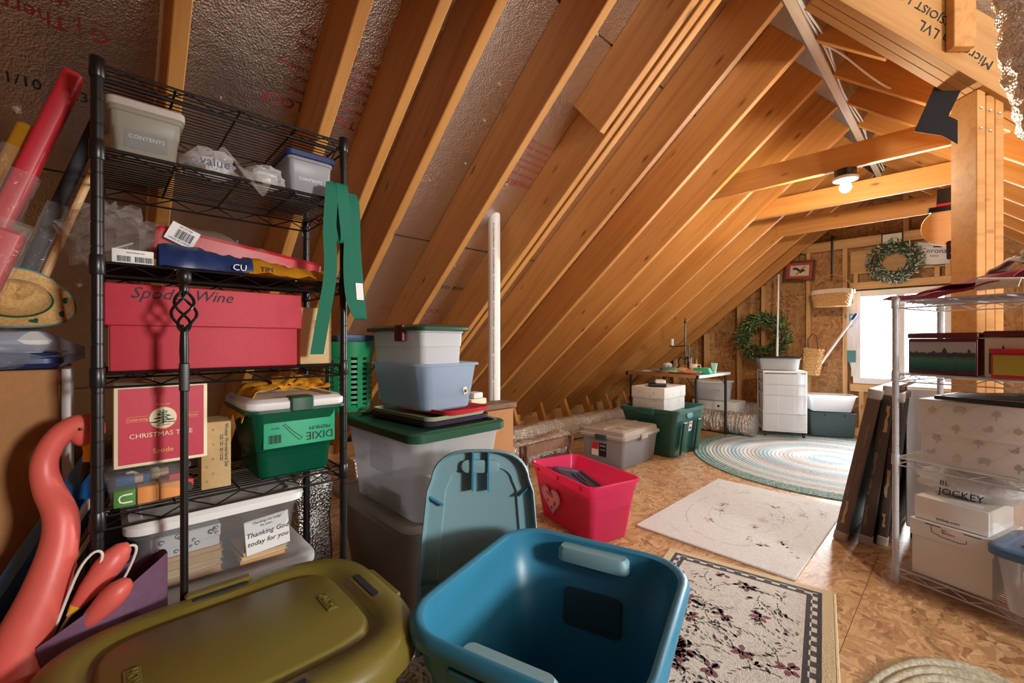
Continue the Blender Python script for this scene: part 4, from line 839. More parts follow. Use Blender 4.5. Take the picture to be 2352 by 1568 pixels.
# ================================================================== GREY FILE BIN, GREEN TOTE, PATTERNED BOX
t = bin_('file_bin', 'clear file bin with taupe lid on the floor', 'storage bin', (-1.895, 3.0, 0), 1, .375, .515, .225, 'clear_grey', .02, .02, .003, .008, .02)
MB().loft([rr(.198, .268, .025, .218, 4), rr(.206, .276, .028, .222, 4), rr(.206, .276, .028, .240, 4), rr(.200, .270, .025, .244, 4), rr(.190, .260, .022, .246, 4), rr(.186, .256, .02, .276, 4), rr(.178, .248, .018, .281, 4)]).obj('lid', 'taupe', t)
MB().box(-.012, -.248, .281, .012, .248, .286).obj('lid_ridge', 'taupe', t)
for x in (-.095, .095):
    for y in (-.13, .0): MB().box(x - .05, y - .006, .281, x + .05, y + .006, .284).obj('lid_rib', 'taupe', t)
MB().rbox(-.05, -.284, .205, .05, -.262, .245, .006, .003, 2).obj('latch', 'dark_bin', t); MB().rbox(.196, -.05, .205, .215, .05, .245, .006, .003, 2).obj('latch', 'taupe', t)
k = panel(t, 'product_label', 'white', (-.03, -.2535, .125), Xp, Zp, .135, .10); panel(k, 'label_black', 'black', (.032, 0, .0007), Xp, Yp, .07, .10); panel(k, 'label_red', 'bright_red', (-.036, .024, .0007), Xp, Yp, .06, .050); txt('20 FILE', .017, 'white', k, (.032, .03, .0016), Xp, Yp); txt('FITS LETTER', .009, 'white', k, (.032, .0, .0016), Xp, Yp)
t = bin_('storage_tote', 'dark green tote holding a patterned box beside the table', 'storage tote', (-1.825, 3.57, 0), 1, .50, .56, .395, 'green_tote', .05, .04, .004, .016, .035, steps=((.30, (.012, 0)),))
MB().loft([rr(.20, .23, .03, .345, 4), rr(.20, .23, .03, .355, 4)]).obj('inner_tray', 'green_tote', t)
MB().rbox(-.07, -.318, .345, .07, -.285, .40, .008, .004, 3).obj('grip', 'green_tote', t)
for y in (-.13, .15): 
    MB().rbox(-.012, -.045, .02, .004, .045, .29, .006, .004, 2).obj('side_flute', 'dark_green', t, (.232, y, 0), (0, R_(7), 0))
MB().lathe([(.045, 0), (.045, .003), (.04, .004)], 24, Matrix.Diagonal((1.3, .62, 1, 1))).obj('badge', 'teal', t).matrix_local = facing((.247, -.02, .335), (0, 1, 0), (.0, 0, 1))
k = panel(t, 'price_label', 'white', (.235, .02, .235), Yp, Zp + Xp * .15, .06, .085); panel(k, 'red_oval', 'bright_red', (0, .025, .0007), Xp, Yp, .038, .02, .0005, .009); barcode(k, (0, -.015, .0008), Xp, Yp, .03, .02, seed=7)
def patterned(parent, L, H, face, cols, n, seed, s=.011):
    """small printed motifs scattered on a box face"""
    random.seed(seed); m = {c: MB() for c in cols}
    for k in range(n):
        c = cols[k % len(cols)]; x, z = random.uniform(-L / 2 + .015, L / 2 - .015), random.uniform(.015, H - .015); r = s * random.uniform(.7, 1.1)
        m[c].lathe([(r, 0), (r, .0004)], 9, face @ Matrix.Translation((x, z, 0)) @ Matrix.Diagonal((1, random.uniform(.5, 1), 1, 1))); m[c].box(x - r * 1.3, z - r, 0, x + r * .6, z - r * .7, .0004, face)
    for c in cols: m[c].obj('printed_motif', c, parent)
plain('motif_grey', (.46, .45, .43), .7); plain('motif_faint', (.60, .56, .50), .7); plain('motif_faint2', (.62, .52, .42), .7); plain('motif_tan', (.58, .47, .33), .7)
t = carton('photo_box', 'pale patterned lidded box set in the dark green tote', 'box', (-1.862, 3.57, .356), 1, .29, .40, .205, 'card_white', .095, .006)
patterned(t, .27, .19, facing((0, -.2065, 0), Xp, Zp), ('motif_faint', 'motif_faint2'), 18, 5, .008); patterned(t, .38, .19, facing((.1515, 0, 0), Yp, Zp), ('motif_faint',), 8, 6, .008)
t = thing('hole_punch', 'black and white hole punch lying on the patterned box', 'hole punch', (-1.84, 3.50, .563), 28)
MB().rbox(-.075, -.11, 0, .075, .11, .026, .016, .008, 3).obj('base', 'black', t); MB().rbox(-.02, -.10, .0265, .07, .10, .05, .016, .010, 3).obj('lever', 'white', t); MB().rbox(-.07, -.09, .0265, -.022, .09, .042, .008, .005, 3).obj('guide', 'black', t)
# weathered trestle step and low ducts by the eave
t = thing('wooden_step', 'weathered low wooden step with metal straps by the duct', 'step stool', (-2.05, 2.295, 0), 0)
MB().rbox(-.012, -.27, .165, .012, .27, .242, .003, .002, 2).obj('board', 'old_wood', t)
for y in (-.24, .235):
    MB().rbox(-.12, -.012, 0, -.085, .012, .235, .003, .002, 2).obj('leg', 'old_wood', t, (.10, y, 0), (0, R_(8), 0)); MB().box(-.002, -.014, .0, .002, .014, .23).obj('metal_strap', 'alu', t, (.045, y, 0), (0, R_(-8), 0))
o = MB().rbox(-.05, -.10, 0, .05, .10, .085, .006, .004, 2).obj('wooden_block', 'old_wood', None, (-2.12, 2.48, 0), (0, 0, R_(8))); tag(o, 'dark weathered block lying under the wooden step', 'wood block')
def duct(label, pts, r, seed=0, n=20, seg=90):
    P = [lerp_path(pts, i / seg) for i in range(seg + 1)]; rs = [r * (1 + .035 * math.sin(i * 2.1) + .04 * mnoise.noise(V((i * .3, seed, 0)))) for i in range(seg + 1)]
    m = MB().tube(P, rs, n); m.v = [tuple(V(v) + V((crumple(v, .012, 22, seed), crumple(v, .012, 22, seed + 1), crumple(v, .012, 22, seed + 2)))) for v in m.v]
    m.v = [(x, y, max(.0, z)) for x, y, z in m.v]
    o = m.obj('flexible_duct', 'duct_foil', None, smooth=25); return tag(o, label, 'duct')
duct('long foil duct running along the eave behind the bins', [(-2.62, 1.1, .115), (-2.62, 1.9, .115), (-2.63, 2.6, .115), (-2.62, 3.3, .115), (-2.60, 4.0, .115), (-2.60, 4.25, .115)], .112, 1)
duct('short foil duct lying low behind the wooden step', [(-2.28, 1.55, .10), (-2.28, 2.1, .10), (-2.30, 2.6, .10), (-2.36, 2.85, .10)], .095, 4)
duct('foil duct on the floor below the folding table', [(-2.42, 4.66, .118), (-2.1, 4.68, .118), (-1.75, 4.68, .118), (-1.42, 4.66, .118)], .112, 7)
duct('foil duct against the back wall left of the drawer tower', [(-2.2, 5.30, .135), (-1.9, 5.325, .135), (-1.6, 5.33, .135), (-1.34, 5.335, .135)], .126, 9)

t = thing('insulation_roll', 'crumpled silver foil insulation roll behind the black rack', 'insulation', (-1.74, .575, 0))
m = MB().lathe([(.05, 0), (.075, .02), (.08, .15), (.07, .28), (.078, .40), (.05, .47), (.002, .48)], 26); m.v = [(x + crumple((x, y, z), .03, 18, 1), y + crumple((x, y, z), .03, 18, 2), z) for x, y, z in m.v]; m.obj('foil_skin', 'duct_foil', t, smooth=20)
t = thing('refuse_bag', 'dark grey plastic bag slumped behind the black rack', 'plastic bag', (-1.72, .06, 0)); plain('bag_dark', (.05, .055, .062), .35); crumpled('bag_body', 'bag_dark', t, (.22, .26, .56), .25, 40, 26, 18)
# ================================================================== FOLDING TABLE WITH ODDS AND ENDS
TZ = .645
t = thing('folding_table', 'square folding table with brown edge under the roof slope', 'table', (-2.0, 4.235, 0), -1)
MB().rbox(-.365, -.365, TZ - .022, .365, .365, TZ, .03, .006, 4).obj('tabletop', 'taupe', t); 
MB().rbox(-.37, -.37, TZ - .030, .37, -.366, TZ - .002, .004, .002, 2).obj('edge_band', 'cardboard', t); MB().rbox(.366, -.37, TZ - .03, .372, .37, TZ - .002, .004, .002, 2).obj('edge_band', 'card_white', t)
for x in (-.335, .335):
    for y in (-.335, .335):
        MB().tube([(x, y, 0), (x, y, TZ - .025)], .0125, 10).obj('leg', 'black', t); MB().tube([(x, y, TZ - .13), (x - math.copysign(.09, x), y, TZ - .028)], .004, 6).obj('leg_brace', 'black', t)
for x in (-.365, .36):
    MB().rbox(x - .008, -.374, TZ - .034, x + .014, -.35, TZ + .0, .003, .002, 2).obj('corner_cap', 'black', t)
o = MB().rbox(-.36, -.012, 0, .36, .012, .004, .002, .001, 2).obj('yardstick', 'old_wood', None, (-2.02, 3.885, TZ + .001), (0, 0, R_(-1))); tag(o, 'thin brown yardstick along the front table edge', 'ruler')
def put(x, y): return (x, y, TZ + .001)
t = thing('oval_tin', 'oval tin with teal lid on the folding table', 'tin', put(-1.97, 3.97), 5); MB().lathe([(.075, 0), (.08, .004), (.08, .030)], 28, sy=.7).obj('base', 'wicker', t); MB().lathe([(.083, .030), (.083, .048), (.078, .052), (.06, .052)], 28, sy=.7).obj('lid', 'teal', t)
t = thing('coffee_mug', 'cream mug crowded with pens on the folding table', 'mug', put(-1.83, 4.20)); MB().lathe([(.034, 0), (.040, .004), (.041, .085), (.037, .085), (.036, .008)], 24).obj('cup', 'canvas', t); MB().tube([tuple(lerp_path([(.038, 0, .07), (.062, 0, .075), (.066, 0, .05), (.056, 0, .025), (.038, 0, .02)], i / 14)) for i in range(15)], .005, 8).obj('handle', 'canvas', t, rot=(0, 0, R_(20)))
random.seed(3)
for k, (m_, lab) in enumerate((('yellow', 'yellow pen standing in the cream mug'), ('ink', 'black pen standing in the cream mug'), ('blue', 'blue pen standing in the cream mug'), ('white', 'white pen standing in the cream mug'), ('coral', 'pink pen leaning out of the cream mug'), ('purple', 'purple pen standing in the cream mug'))):
    a = k * 1.05; b = thing('pen', lab, 'pen', (-1.83 + .016 * math.cos(a), 4.20 + .016 * math.sin(a), TZ + .012), rot=(.16 * math.sin(a + 1), .22 * math.cos(a), 0)); L = .125 + .012 * (k % 3)
    MB().tube([(0, 0, 0), (0, 0, L)], .0046, 8).obj('barrel', m_, b); MB().tube([(0, 0, L), (0, 0, L + .014)], [.0046, .002], 8).obj('tip', 'ink', b)
t = thing('green_tray_box', 'bright green open box on the folding table', 'box', put(-1.70, 4.10), 8); MB().loft(body_rings(.13, .09, .055, -.02, .008, .003, .002, .006)).obj('body', 'kelly', t)
o = MB().rbox(-.055, -.03, 0, .055, .03, .05, .004, .003, 2).obj('card_stack', 'orange', None, (-1.70, 4.10, TZ + .008), (0, 0, R_(8))); tag(o, 'orange block of cards standing in the green box', 'cards')
t = thing('cream_tube', 'mint squeeze tube standing on the folding table', 'tube', put(-1.63, 4.20), 15); MB().loft([rr(.016, .016, .015, 0, 4), rr(.018, .018, .017, .02, 4), rr(.024, .012, .011, .05, 4), rr(.030, .002, .0015, .10, 4)]).obj('tube', 'mint', t); MB().lathe([(.014, 0), (.014, .018)], 14).obj('cap', 'white', t)
o = MB().sheet(lambda u, v: (-.085 + .17 * u, -.03 + .06 * v, .006 + .016 * (abs(2 * v - 1) ** 2) + .012 * (2 * u - 1) ** 2), 14, 8, .003).obj('coral_dish', 'coral', None, put(-1.735, 3.93), (0, 0, R_(6)), 60); tag(o, 'coral curved dish at the table corner', 'dish')
o = MB().sheet(lambda u, v: (-.07 + .14 * u, -.035 + .07 * v, .004 + .012 * (abs(2 * v - 1) ** 2) + .006 * (2 * u - 1) ** 2), 12, 8, .003).obj('sage_dish', 'sage', None, put(-1.865, 3.935), (0, 0, R_(-6)), 60); tag(o, 'sage green shallow dish beside the coral dish', 'dish')
for k, (x, y, rz, m_, lab) in enumerate(((-2.17, 4.0, 20, 'card_white', 'loose white papers near the left table end'), (-2.10, 4.03, -14, 'motif_grey', 'grey leaflet near the left table end'), (-1.86, 4.08, 12, 'tan_box', 'tan folded paper behind the sage dish'), (-1.80, 4.02, -8, 'coral', 'coral paper strip on the folding table'))):
    o = MB().sheet(lambda u, v: (-.08 + .16 * u, -.05 + .1 * v, .004 + .012 * math.sin(PI * u) * (k % 2) + .004 * k + .008 * v), 6, 4, .001).obj('paper_sheet', m_, None, put(x, y), (0, 0, R_(rz))); tag(o, lab, 'paper')
t = thing('tissue', 'crumpled white tissue on the oval tin', 'tissue', (-1.98, 3.975, TZ + .053)); crumpled('tissue_ball', 'white', t, (.09, .06, .045), .5, 6)
t = thing('shell_dish', 'small white shell ornament on the folding table', 'ornament', put(-1.775, 4.06)); MB().lathe([(.03, 0), (.035, .01), (.03, .025), (.015, .034), (.001, .036)], 16).obj('shell', 'white', t)
t = thing('tan_pouch', 'tan paper pouch beside the pen mug', 'pouch', put(-1.90, 4.12), 15); crumpled('pouch', 'tan_box', t, (.12, .08, .05), .2, 4)
# wrought iron candle stand on the table
t = thing('candle_stand', 'black iron candle stand with scroll base on the table', 'candle holder', put(-1.965, 4.32), 8); t.scale = (1.3, 1.3, 1.3)
MB().tube([(0, 0, .05), (0, 0, .375)], .005, 8).obj('stem', 'black_metal', t); MB().lathe([(.006, .375), (.009, .385), (.006, .40), (.001, .425)], 10).obj('spear_finial', 'black_metal', t)
for a in (200, 320, 80):
    q = [(0, 0, .09), (.03 * math.cos(R_(a)), .03 * math.sin(R_(a)), .11), (.05 * math.cos(R_(a)), .05 * math.sin(R_(a)), .08), (.045 * math.cos(R_(a)), .045 * math.sin(R_(a)), .04), (.08 * math.cos(R_(a)), .08 * math.sin(R_(a)), .006)]
    MB().tube([tuple(lerp_path(q, i / 16)) for i in range(17)], .005, 8).obj('scroll_leg', 'black_metal', t)
MB().tube([(.028, 0, .07), (.028, 0, .20), (0, 0, .20), (-.075, -.04, .195)], .004, 8).obj('arm', 'black_metal', t); MB().lathe([(.001, .19), (.022, .194), (.024, .2), (.02, .2)], 16).obj('drip_pan', 'black_metal', t, (-.085, -.045, 0))
c = thing('pillar_candle', 'white pillar candle on the iron candle stand', 'candle', (-2.0665, 4.247, TZ + .262)); MB().lathe([(.014, 0), (.0145, .002), (.0145, .068), (.012, .07), (.004, .067)], 16).obj('wax', 'white', c); MB().tube([(0, 0, .066), (0, 0, .076)], .001, 5).obj('wick', 'ink', c)
# bins under the table
for k in range(3):
    b = carton('flat_box', ('lowest flat white box below the table', 'middle flat white box below the table', 'top flat white box below the table')[k], 'box', (-1.90, 5.02, .001 + k * .098), (0, 1, -1)[k], .46, .30, .096, 'white', .0)
    MB().lathe([(.012, 0), (.012, .003), (.004, .004)], 14).obj('knob', 'black', b, (.06, -.151, .048), FRONT)
t = bin_('storage_bin', 'white translucent bin on the flat boxes below the table', 'storage bin', (-1.945, 5.0, .297), 2, .33, .24, .20, 'clear_white', .015, .02, .003, .008, .012); panel(t, 'printed_label', 'motif_grey', (.08, -.117, .12), Xp, Zp, .05, .018); panel(t, 'pink_side', 'pink_card', (-.06, -.10, .09), Xp, Zp, .09, .12); lid_part(t, .36, .27, .2, .014, 'white', .02, .02, .003)
# ================================================================== DRAWER TOWER AND ITS NEIGHBOURS
t = thing('drawer_tower', 'white plastic drawer tower on casters by the back wall', 'drawer unit', (-1.265, 4.943, .0092), 25)
W2, D2 = .185, .175
for x in (-W2 + .025, W2 - .025):
    for y in (-D2 + .025, D2 - .025):
        c = MB().lathe([(.022, -.009), (.024, -.007), (.024, .007), (.022, .009)], 16).obj('caster_wheel', 'black', t, (x, y, .024 + .012), (0, PI / 2, 0)); MB().rbox(x - .012, y - .012, .05, x + .012, y + .012, .066, .004, .002, 2).obj('caster_mount', 'black', t)
for x in (-W2, W2 - .012):
    for y in (-D2, D2 - .012): MB().rbox(x, y, .064, x + .012, y + .012, .655, .003, .002, 2).obj('frame_post', 'white_paint', t)
zs = [(.070, .215), (.225, .385), (.395, .480), (.490, .570)] ; zs = [(.078, .235), (.245, .415), (.425, .520), (.530, .625)]
for z in (.064, .236, .416, .521, .635): MB().rbox(-W2, -D2 - .002, z, W2, D2, z + .010 + (.01 if z > .6 else 0), .008, .003, 3).obj('frame_shelf', 'white_paint', t)
for k, (z0, z1) in enumerate(zs):
    d = MB().loft([r_ for r_ in [[(x, y, z0 + z) for x, y, z in q] for q in body_rings(2 * W2 - .034, 2 * D2 - .02, z1 - z0 - .006, .006, .015, .002, .001, .004)]]).obj('drawer', 'clear_white', t)
    MB().rbox(-W2 + .006, -D2 - .014, z0, W2 - .006, -D2 - .002, z1, .004, .003, 2).obj('drawer_front', 'clear_white', d)
    for x in (-.06, .075): MB().box(x - .002, -D2 - .016, z0 + .006, x + .002, -D2 - .0145, z1 - .006).obj('front_line', 'white_paint', d)
    MB().rbox(-.10, -.09, z0 + .012, .11, .1, z0 + (z1 - z0) * .55, .02, .01, 3).obj('contents', ('grey_bin', 'card_white', 'motif_grey', 'taupe')[k], t)
t = bin_('storage_bin', 'clear bin of papers on top of the drawer tower', 'storage bin', (-1.30, 4.945, .6665), 25, .35, .26, .118, 'clear', .012, .018, .002, .006, .01); lid_part(t, .37, .28, .118, .012, 'black', .02, .02, .003)
for k in range(6):
    o = MB().rbox(-.15 + .01 * (k % 2), -.11, 0, .15 - .012 * (k % 3), .11, .010, .003, .002, 2).obj('paper_bundle', ('card_white', 'cream', 'motif_grey')[k % 3], None, (-1.30, 4.945, .673 + k * .0106), (0, 0, R_(25 + (-2, 3, 0, 2, -3, 1)[k]))); tag(o, ('bottom white paper bundle in the clear bin on the drawer tower', 'cream paper bundle just above the bottom one in the tower bin', 'lower grey paper bundle in the clear bin on the drawer tower', 'upper white paper bundle in the clear bin on the drawer tower', 'upper cream paper bundle in the clear bin on the drawer tower', 'topmost grey paper bundle in the clear bin on the drawer tower')[k], 'papers')
t = thing('extension_pole', 'thin white extension pole standing behind the drawer tower', 'pole', (-1.37, 5.16, 0), rot=(0, R_(1.0), 0)); MB().tube([(0, 0, 0), (0, 0, .98)], .012, 10).obj('outer_tube', 'white_paint', t); MB().tube([(0, 0, .98), (0, 0, 1.60)], .0085, 10).obj('inner_tube', 'white_paint', t); MB().lathe([(.013, .965), (.014, .98), (.011, 1.0)], 10).obj('twist_collar', 'white', t); MB().rbox(-.008, -.004, 1.60, .008, .004, 1.66, .003, .002, 2).obj('hang_tab', 'white', t)
t = bin_('storage_bin', 'dark teal bin below a white bin beside the drawer tower', 'storage bin', (-.925, 5.265, .0092), 25, .39, .22, .245, 'dark_bin', .015, .02, .003, .008, .014)
for x in (-.06, .1): MB().box(x - .003, -.124, .205, x + .003, -.112, .232).obj('rim_rib', 'dark_bin', t)
t = bin_('storage_bin', 'white translucent bin stacked on the dark teal bin', 'storage bin', (-.925, 5.265, .2565), 25, .385, .225, .165, 'clear_white', .03, .02, .003, .014, .010)
# ================================================================== ON THE BACK WALL
YF = YW - .092
def wreath(label, loc, R, r, n, mats, leaf=(.045, .010), seed=1, tilt=0, sx=1):
    t = thing('wreath', label, 'wreath', loc, rot=(PI / 2 + tilt, 0, 0)); random.seed(seed)
    MB().tube([(R * sx * math.cos(2 * PI * i / 40), R * math.sin(2 * PI * i / 40), 0) for i in range(40)], r * .3, 8, True).obj('twig_ring', 'old_wood', t)
    ms = [MB() for _ in mats]
    for k in range(n):
        a = random.uniform(0, 2 * PI); b = random.uniform(0, 2 * PI); q = r * random.uniform(.2, 1.0)
        c = V(((R + q * math.cos(b)) * sx * math.cos(a), (R + q * math.cos(b)) * math.sin(a), q * math.sin(b) + .01))
        d = V((math.cos(a) * math.cos(b) - .9 * math.sin(a), math.sin(a) * math.cos(b) + .9 * math.cos(a), math.sin(b) * .8 + random.uniform(-.3, .5))).normalized() + V((random.uniform(-.5, .5), random.uniform(-.5, .5), random.uniform(-.3, .3))); d.normalize()
        s_ = d.cross(V((random.uniform(-1, 1), random.uniform(-1, 1), random.uniform(-1, 1)))).normalized(); L = leaf[0] * random.uniform(.6, 1.2); W_ = leaf[1] * random.uniform(.7, 1.2); nn = d.cross(s_)
        ms[k % len(ms)].add([c, c + d * L * .45 + s_ * W_ + nn * .003, c + d * L, c + d * L * .45 - s_ * W_ + nn * .003], [(0, 1, 2, 3)])
    for m_, q in zip(ms, mats): o = m_.obj('foliage', q, t, smooth=0); o['kind'] = 'stuff'
    return t
plain('leaf_dark', (.035, .075, .018), .5); plain('leaf_mid', (.10, .17, .045), .5); plain('leaf_pale', (.22, .30, .13), .5); plain('leaf_blue', (.06, .15, .12), .5); plain('leaf_tip', (.55, .60, .52), .5)
wreath('bushy green leaf wreath on the wall above the drawer tower', (-1.545, YF - .125, 1.005), .198, .066, 2000, ('leaf_dark', 'leaf_mid', 'leaf_mid', 'leaf_pale'), (.062, .009), 2)
wreath('small blue green wreath with pale tips above the window', (-.452, YF - .05, 1.705), .145, .05, 1900, ('leaf_blue', 'leaf_dark', 'leaf_tip'), (.035, .006), 5, 0, 1.05)
def frame(label, loc, w_, h_, fm, mm, b, extra=None, rot=0):
    t = thing('framed_picture', label, 'picture frame', loc, rot=(R_(-4), R_(rot), 0))
    for x0, x1, z0, z1 in ((-w_ / 2, -w_ / 2 + b, -h_ / 2, h_ / 2), (w_ / 2 - b, w_ / 2, -h_ / 2, h_ / 2), (-w_ / 2 + b, w_ / 2 - b, h_ / 2 - b, h_ / 2), (-w_ / 2 + b, w_ / 2 - b, -h_ / 2, -h_ / 2 + b)): MB().rbox(x0, -.012, z0, x1, .01, z1, .002, .002, 2).obj('frame_rail', fm, t)
    MB().box(-w_ / 2 + b, -.002, -h_ / 2 + b, w_ / 2 - b, .006, h_ / 2 - b).obj('mat_board', mm, t); return t
plain('frame_wood', (.13, .05, .025), .4); plain('mat_red', (.45, .07, .06), .6); plain('print_cream', (.70, .64, .50), .6)
t = frame('red matted bird picture in dark wood frame high on the wall', (-1.218, YF - .02, 1.715), .285, .215, 'frame_wood', 'mat_red', .022, rot=3)
panel(t, 'print', 'print_cream', (0, -.003, 0), Xp, Zp, .175, .115, .001)
bp = [(-.07, .02), (-.05, .035), (-.02, .03), (.0, .01), (.02, .015), (.04, .03), (.035, .01), (.06, -.005), (.03, -.012), (.01, -.03), (-.01, -.01), (-.03, .012), (-.05, .01)]
MB().prism(bp, 0, .0008).obj('bird_print', 'ink', t, (0, -.0042, 0), FRONT); MB().box(-.005, -.06, 0, .005, .06, .0006, Matrix.Rotation(R_(-42), 4, 'Z')).obj('branch_print', 'mat_red', t, (.01, -.0045, 0), FRONT); txt('Redstart', .014, 'red_ink', t, (-.055, -.0042, .045), Xp, Zp)
t = frame('small black framed print above the blue green wreath', (-.465, YF - .03, 1.928), .155, .115, 'black', 'white', .008)
m = MB()
for i in range(6):
    for j in range(6):
        if (i + j) % 2 == 0 and j <= i + 1: m.box(-.03 + i * .006, -.018 + j * .006, 0, -.024 + i * .006, -.012 + j * .006, .0005)
m.obj('checker_print', 'ink', t, (0, -.003, 0), FRONT); MB().lathe([(.010, 0), (.010, .0005)], 12).obj('round_print', 'motif_grey', t, (.028, -.003, 0), FRONT)
t = thing('printed_bag', 'crumpled white and blue Corona Extra bag on the wall', 'printed bag', (-.185, YF - .015, 1.757), rot=(R_(2), R_(8), 0))
plain('corona_blue', (.015, .05, .24), .5); plain('bag_tint', (.66, .74, .82), .4)
MB().sheet(lambda u, v: (-.115 + .23 * u, -.01 * math.sin(PI * u) + .006 * mnoise.noise(V((u * 6, v * 6, 0))), -.095 + .19 * v - .012 * math.sin(PI * u)), 14, 12, .002).obj('bag', 'bag_tint', t, smooth=30)
MB().sheet(lambda u, v: (-.10 + .2 * u, -.014 - .01 * math.sin(PI * u), -.06 + .11 * v), 10, 6, .001).obj('white_panel', 'white', t, smooth=30)
txt('Corona', .062, 'corona_blue', t, (0, -.0275, .012), Xp, Zp, sx=.9); txt('Extra', .026, 'ink', t, (.01, -.0275, -.032), Xp, Zp); MB().prism([(-.025, 0), (-.028, .022), (-.012, .012), (0, .026), (.012, .012), (.028, .022), (.025, 0)], 0, .001).obj('crown_print', 'corona_blue', t, (.02, -.027, .042), FRONT)
def woven(label, loc, w_, d_, h_, liner=True, rot=None):
    t = thing('wicker_basket', label, 'basket', loc, rot=rot or (0, 0, 0)); nb = 10
    for k in range(nb):
        z = h_ * k / nb; f = 1 - .18 * (1 - k / nb)
        pts = []
        for i in range(56):
            a = 2 * PI * i / 56; c_, s_ = math.cos(a), math.sin(a); e = .004 * math.cos(14 * a + PI * (k % 2))
            pts.append(((w_ / 2 * f + e) * math.copysign(abs(c_) ** .45, c_), (d_ / 2 * f + e) * math.copysign(abs(s_) ** .45, s_), z + h_ / nb / 2))
        MB().tube(pts, h_ / nb * .56, 6, True).obj('woven_strand', 'wicker', t)
    MB().loft([rr(w_ / 2 * .80, d_ / 2 * .8, .02, 0, 4), rr(w_ / 2 * .80, d_ / 2 * .8, .02, .004, 4)]).obj('basket_base', 'wicker', t)
    if liner: MB().sheet(lambda u, v: ((w_ / 2 + .012 + .006 * math.sin(30 * u)) * math.copysign(abs(math.cos(2 * PI * u)) ** .45, math.cos(2 * PI * u)), (d_ / 2 + .012 + .006 * math.cos(26 * u)) * math.copysign(abs(math.sin(2 * PI * u)) ** .45, math.sin(2 * PI * u)), h_ - .028 + .042 * v + .006 * math.sin(18 * u)), 60, 4, .002).obj('cloth_liner', 'canvas', t, smooth=50)
    return t
t = woven('woven basket with white cloth liner hung beside the window', (-.91, YF - .16, 1.30), .33, .22, .15)
MB().tube([(-.16 * math.cos(a), 0, .15 + .17 * math.sin(a)) for a in [PI * i / 20 for i in range(21)]], .004, 6).obj('handle', 'wicker', t)
t = thing('hanger_strap', 'long black metal hanger on the upper gable', 'hook', (-.91, YF - .14, 1.615)); MB().rbox(-.011, -.002, 0, .011, .002, .40, .002, .001, 2).obj('strap', 'black', t); MB().tube([(0, 0, .012), (0, -.012, -.008), (0, -.02, .006)], .003, 6).obj('hook_end', 'black', t); MB().box(-.011, -.002, .396, .011, .13, .402).obj('top_bracket', 'black', t)
t = woven('small tan wicker basket hung beside the drawer tower', (-1.10, YF - .10, .60), .15, .10, .28, False, (0, R_(6), 0)); MB().tube([(-.05, 0, .28), (-.065, 0, .37), (-.03, 0, .43), (.01, 0, .41), (.04, 0, .28)], .006, 8).obj('leather_handle', 'frame_wood', t)
t = thing('mop', 'white mop handle with blue grip leaning across the wall', 'mop', (-1.055, YF - .10, .645), rot=(R_(1), R_(30), 0)); MB().tube([(0, 0, .0), (0, 0, .60)], .0115, 10).obj('handle', 'white_paint', t); MB().tube([(0, 0, .60), (0, 0, .67)], .013, 10).obj('grip', 'mop_blue', t)
# ================================================================== RUGS
def rugmat(name, basec, cols, scale, border=None, hx=1, hy=1, sc2=1, tint=.0):
    m = base(name, basec, .95); vec = coords(m)
    n1 = node(m, 'ShaderNodeTexNoise'); n1.inputs['Scale'].default_value = 9 * sc2; n1.inputs['Detail'].default_value = 3; link(m, vec, n1.inputs['Vector'])
    ad = node(m, 'ShaderNodeVectorMath', operation='MULTIPLY_ADD'); link(m, n1.outputs['Color'], ad.inputs[0]); ad.inputs[1].default_value = (.07, .07, 0); link(m, vec, ad.inputs[2])
    fine = noise(m, vec, 260, 2)
    col = ramp(m, fine, [(.3, tuple(q * .8 for q in basec)), (.7, basec)])
    lf2 = ramp(m, noise(m, vec, scale * 4, 3, .6, 1.5), [(.50, (0,) * 3), (.62, (.35,) * 3)])
    col = mix(m, lf2, col, cols[1])
    if tint: col = mix(m, tint, col, basec)
    if border:
        sx = m.node_tree.nodes.new('ShaderNodeSeparateXYZ'); link(m, vec, sx.inputs[0])
        dx = math_(m, 'SUBTRACT', hx, math_(m, 'ABSOLUTE', sx.outputs[0])); dy = math_(m, 'SUBTRACT', hy, math_(m, 'ABSOLUTE', sx.outputs[1])); d = math_(m, 'MINIMUM', dx, dy)
        for lo, hi, c in border['bands']:
            f = math_(m, 'MULTIPLY', math_(m, 'GREATER_THAN', d, lo), math_(m, 'LESS_THAN', d, hi)); col = mix(m, f, col, c)
        w_ = node(m, 'ShaderNodeTexChecker'); w_.inputs['Scale'].default_value = 38; link(m, vec, w_.inputs['Vector'])
        lo, hi, c = border['links']; f = math_(m, 'MULTIPLY', math_(m, 'MULTIPLY', math_(m, 'GREATER_THAN', d, lo), math_(m, 'LESS_THAN', d, hi)), w_.outputs['Fac']); col = mix(m, f, col, c)
    setcol(m, col); bump(m, math_(m, 'ADD', fine, math_(m, 'MULTIPLY', noise(m, vec, 60, 2), .6)), .8, .006)
rugmat('rug_floral', (.66, .60, .53), ((.19, .06, .065), (.30, .27, .21), (.10, .11, .10)), 7, dict(bands=[(0, .035, (.60, .47, .29)), (.035, .048, (.055, .045, .045)), (.068, .082, (.055, .045, .045))], links=(.048, .068, (.07, .055, .05))), .30, .50, 1, .12)
rugmat('rug_plain', (.68, .64, .60), ((.45, .25, .25), (.50, .46, .42), (.42, .40, .38)), 7, None, 1, 1, 1, .50)
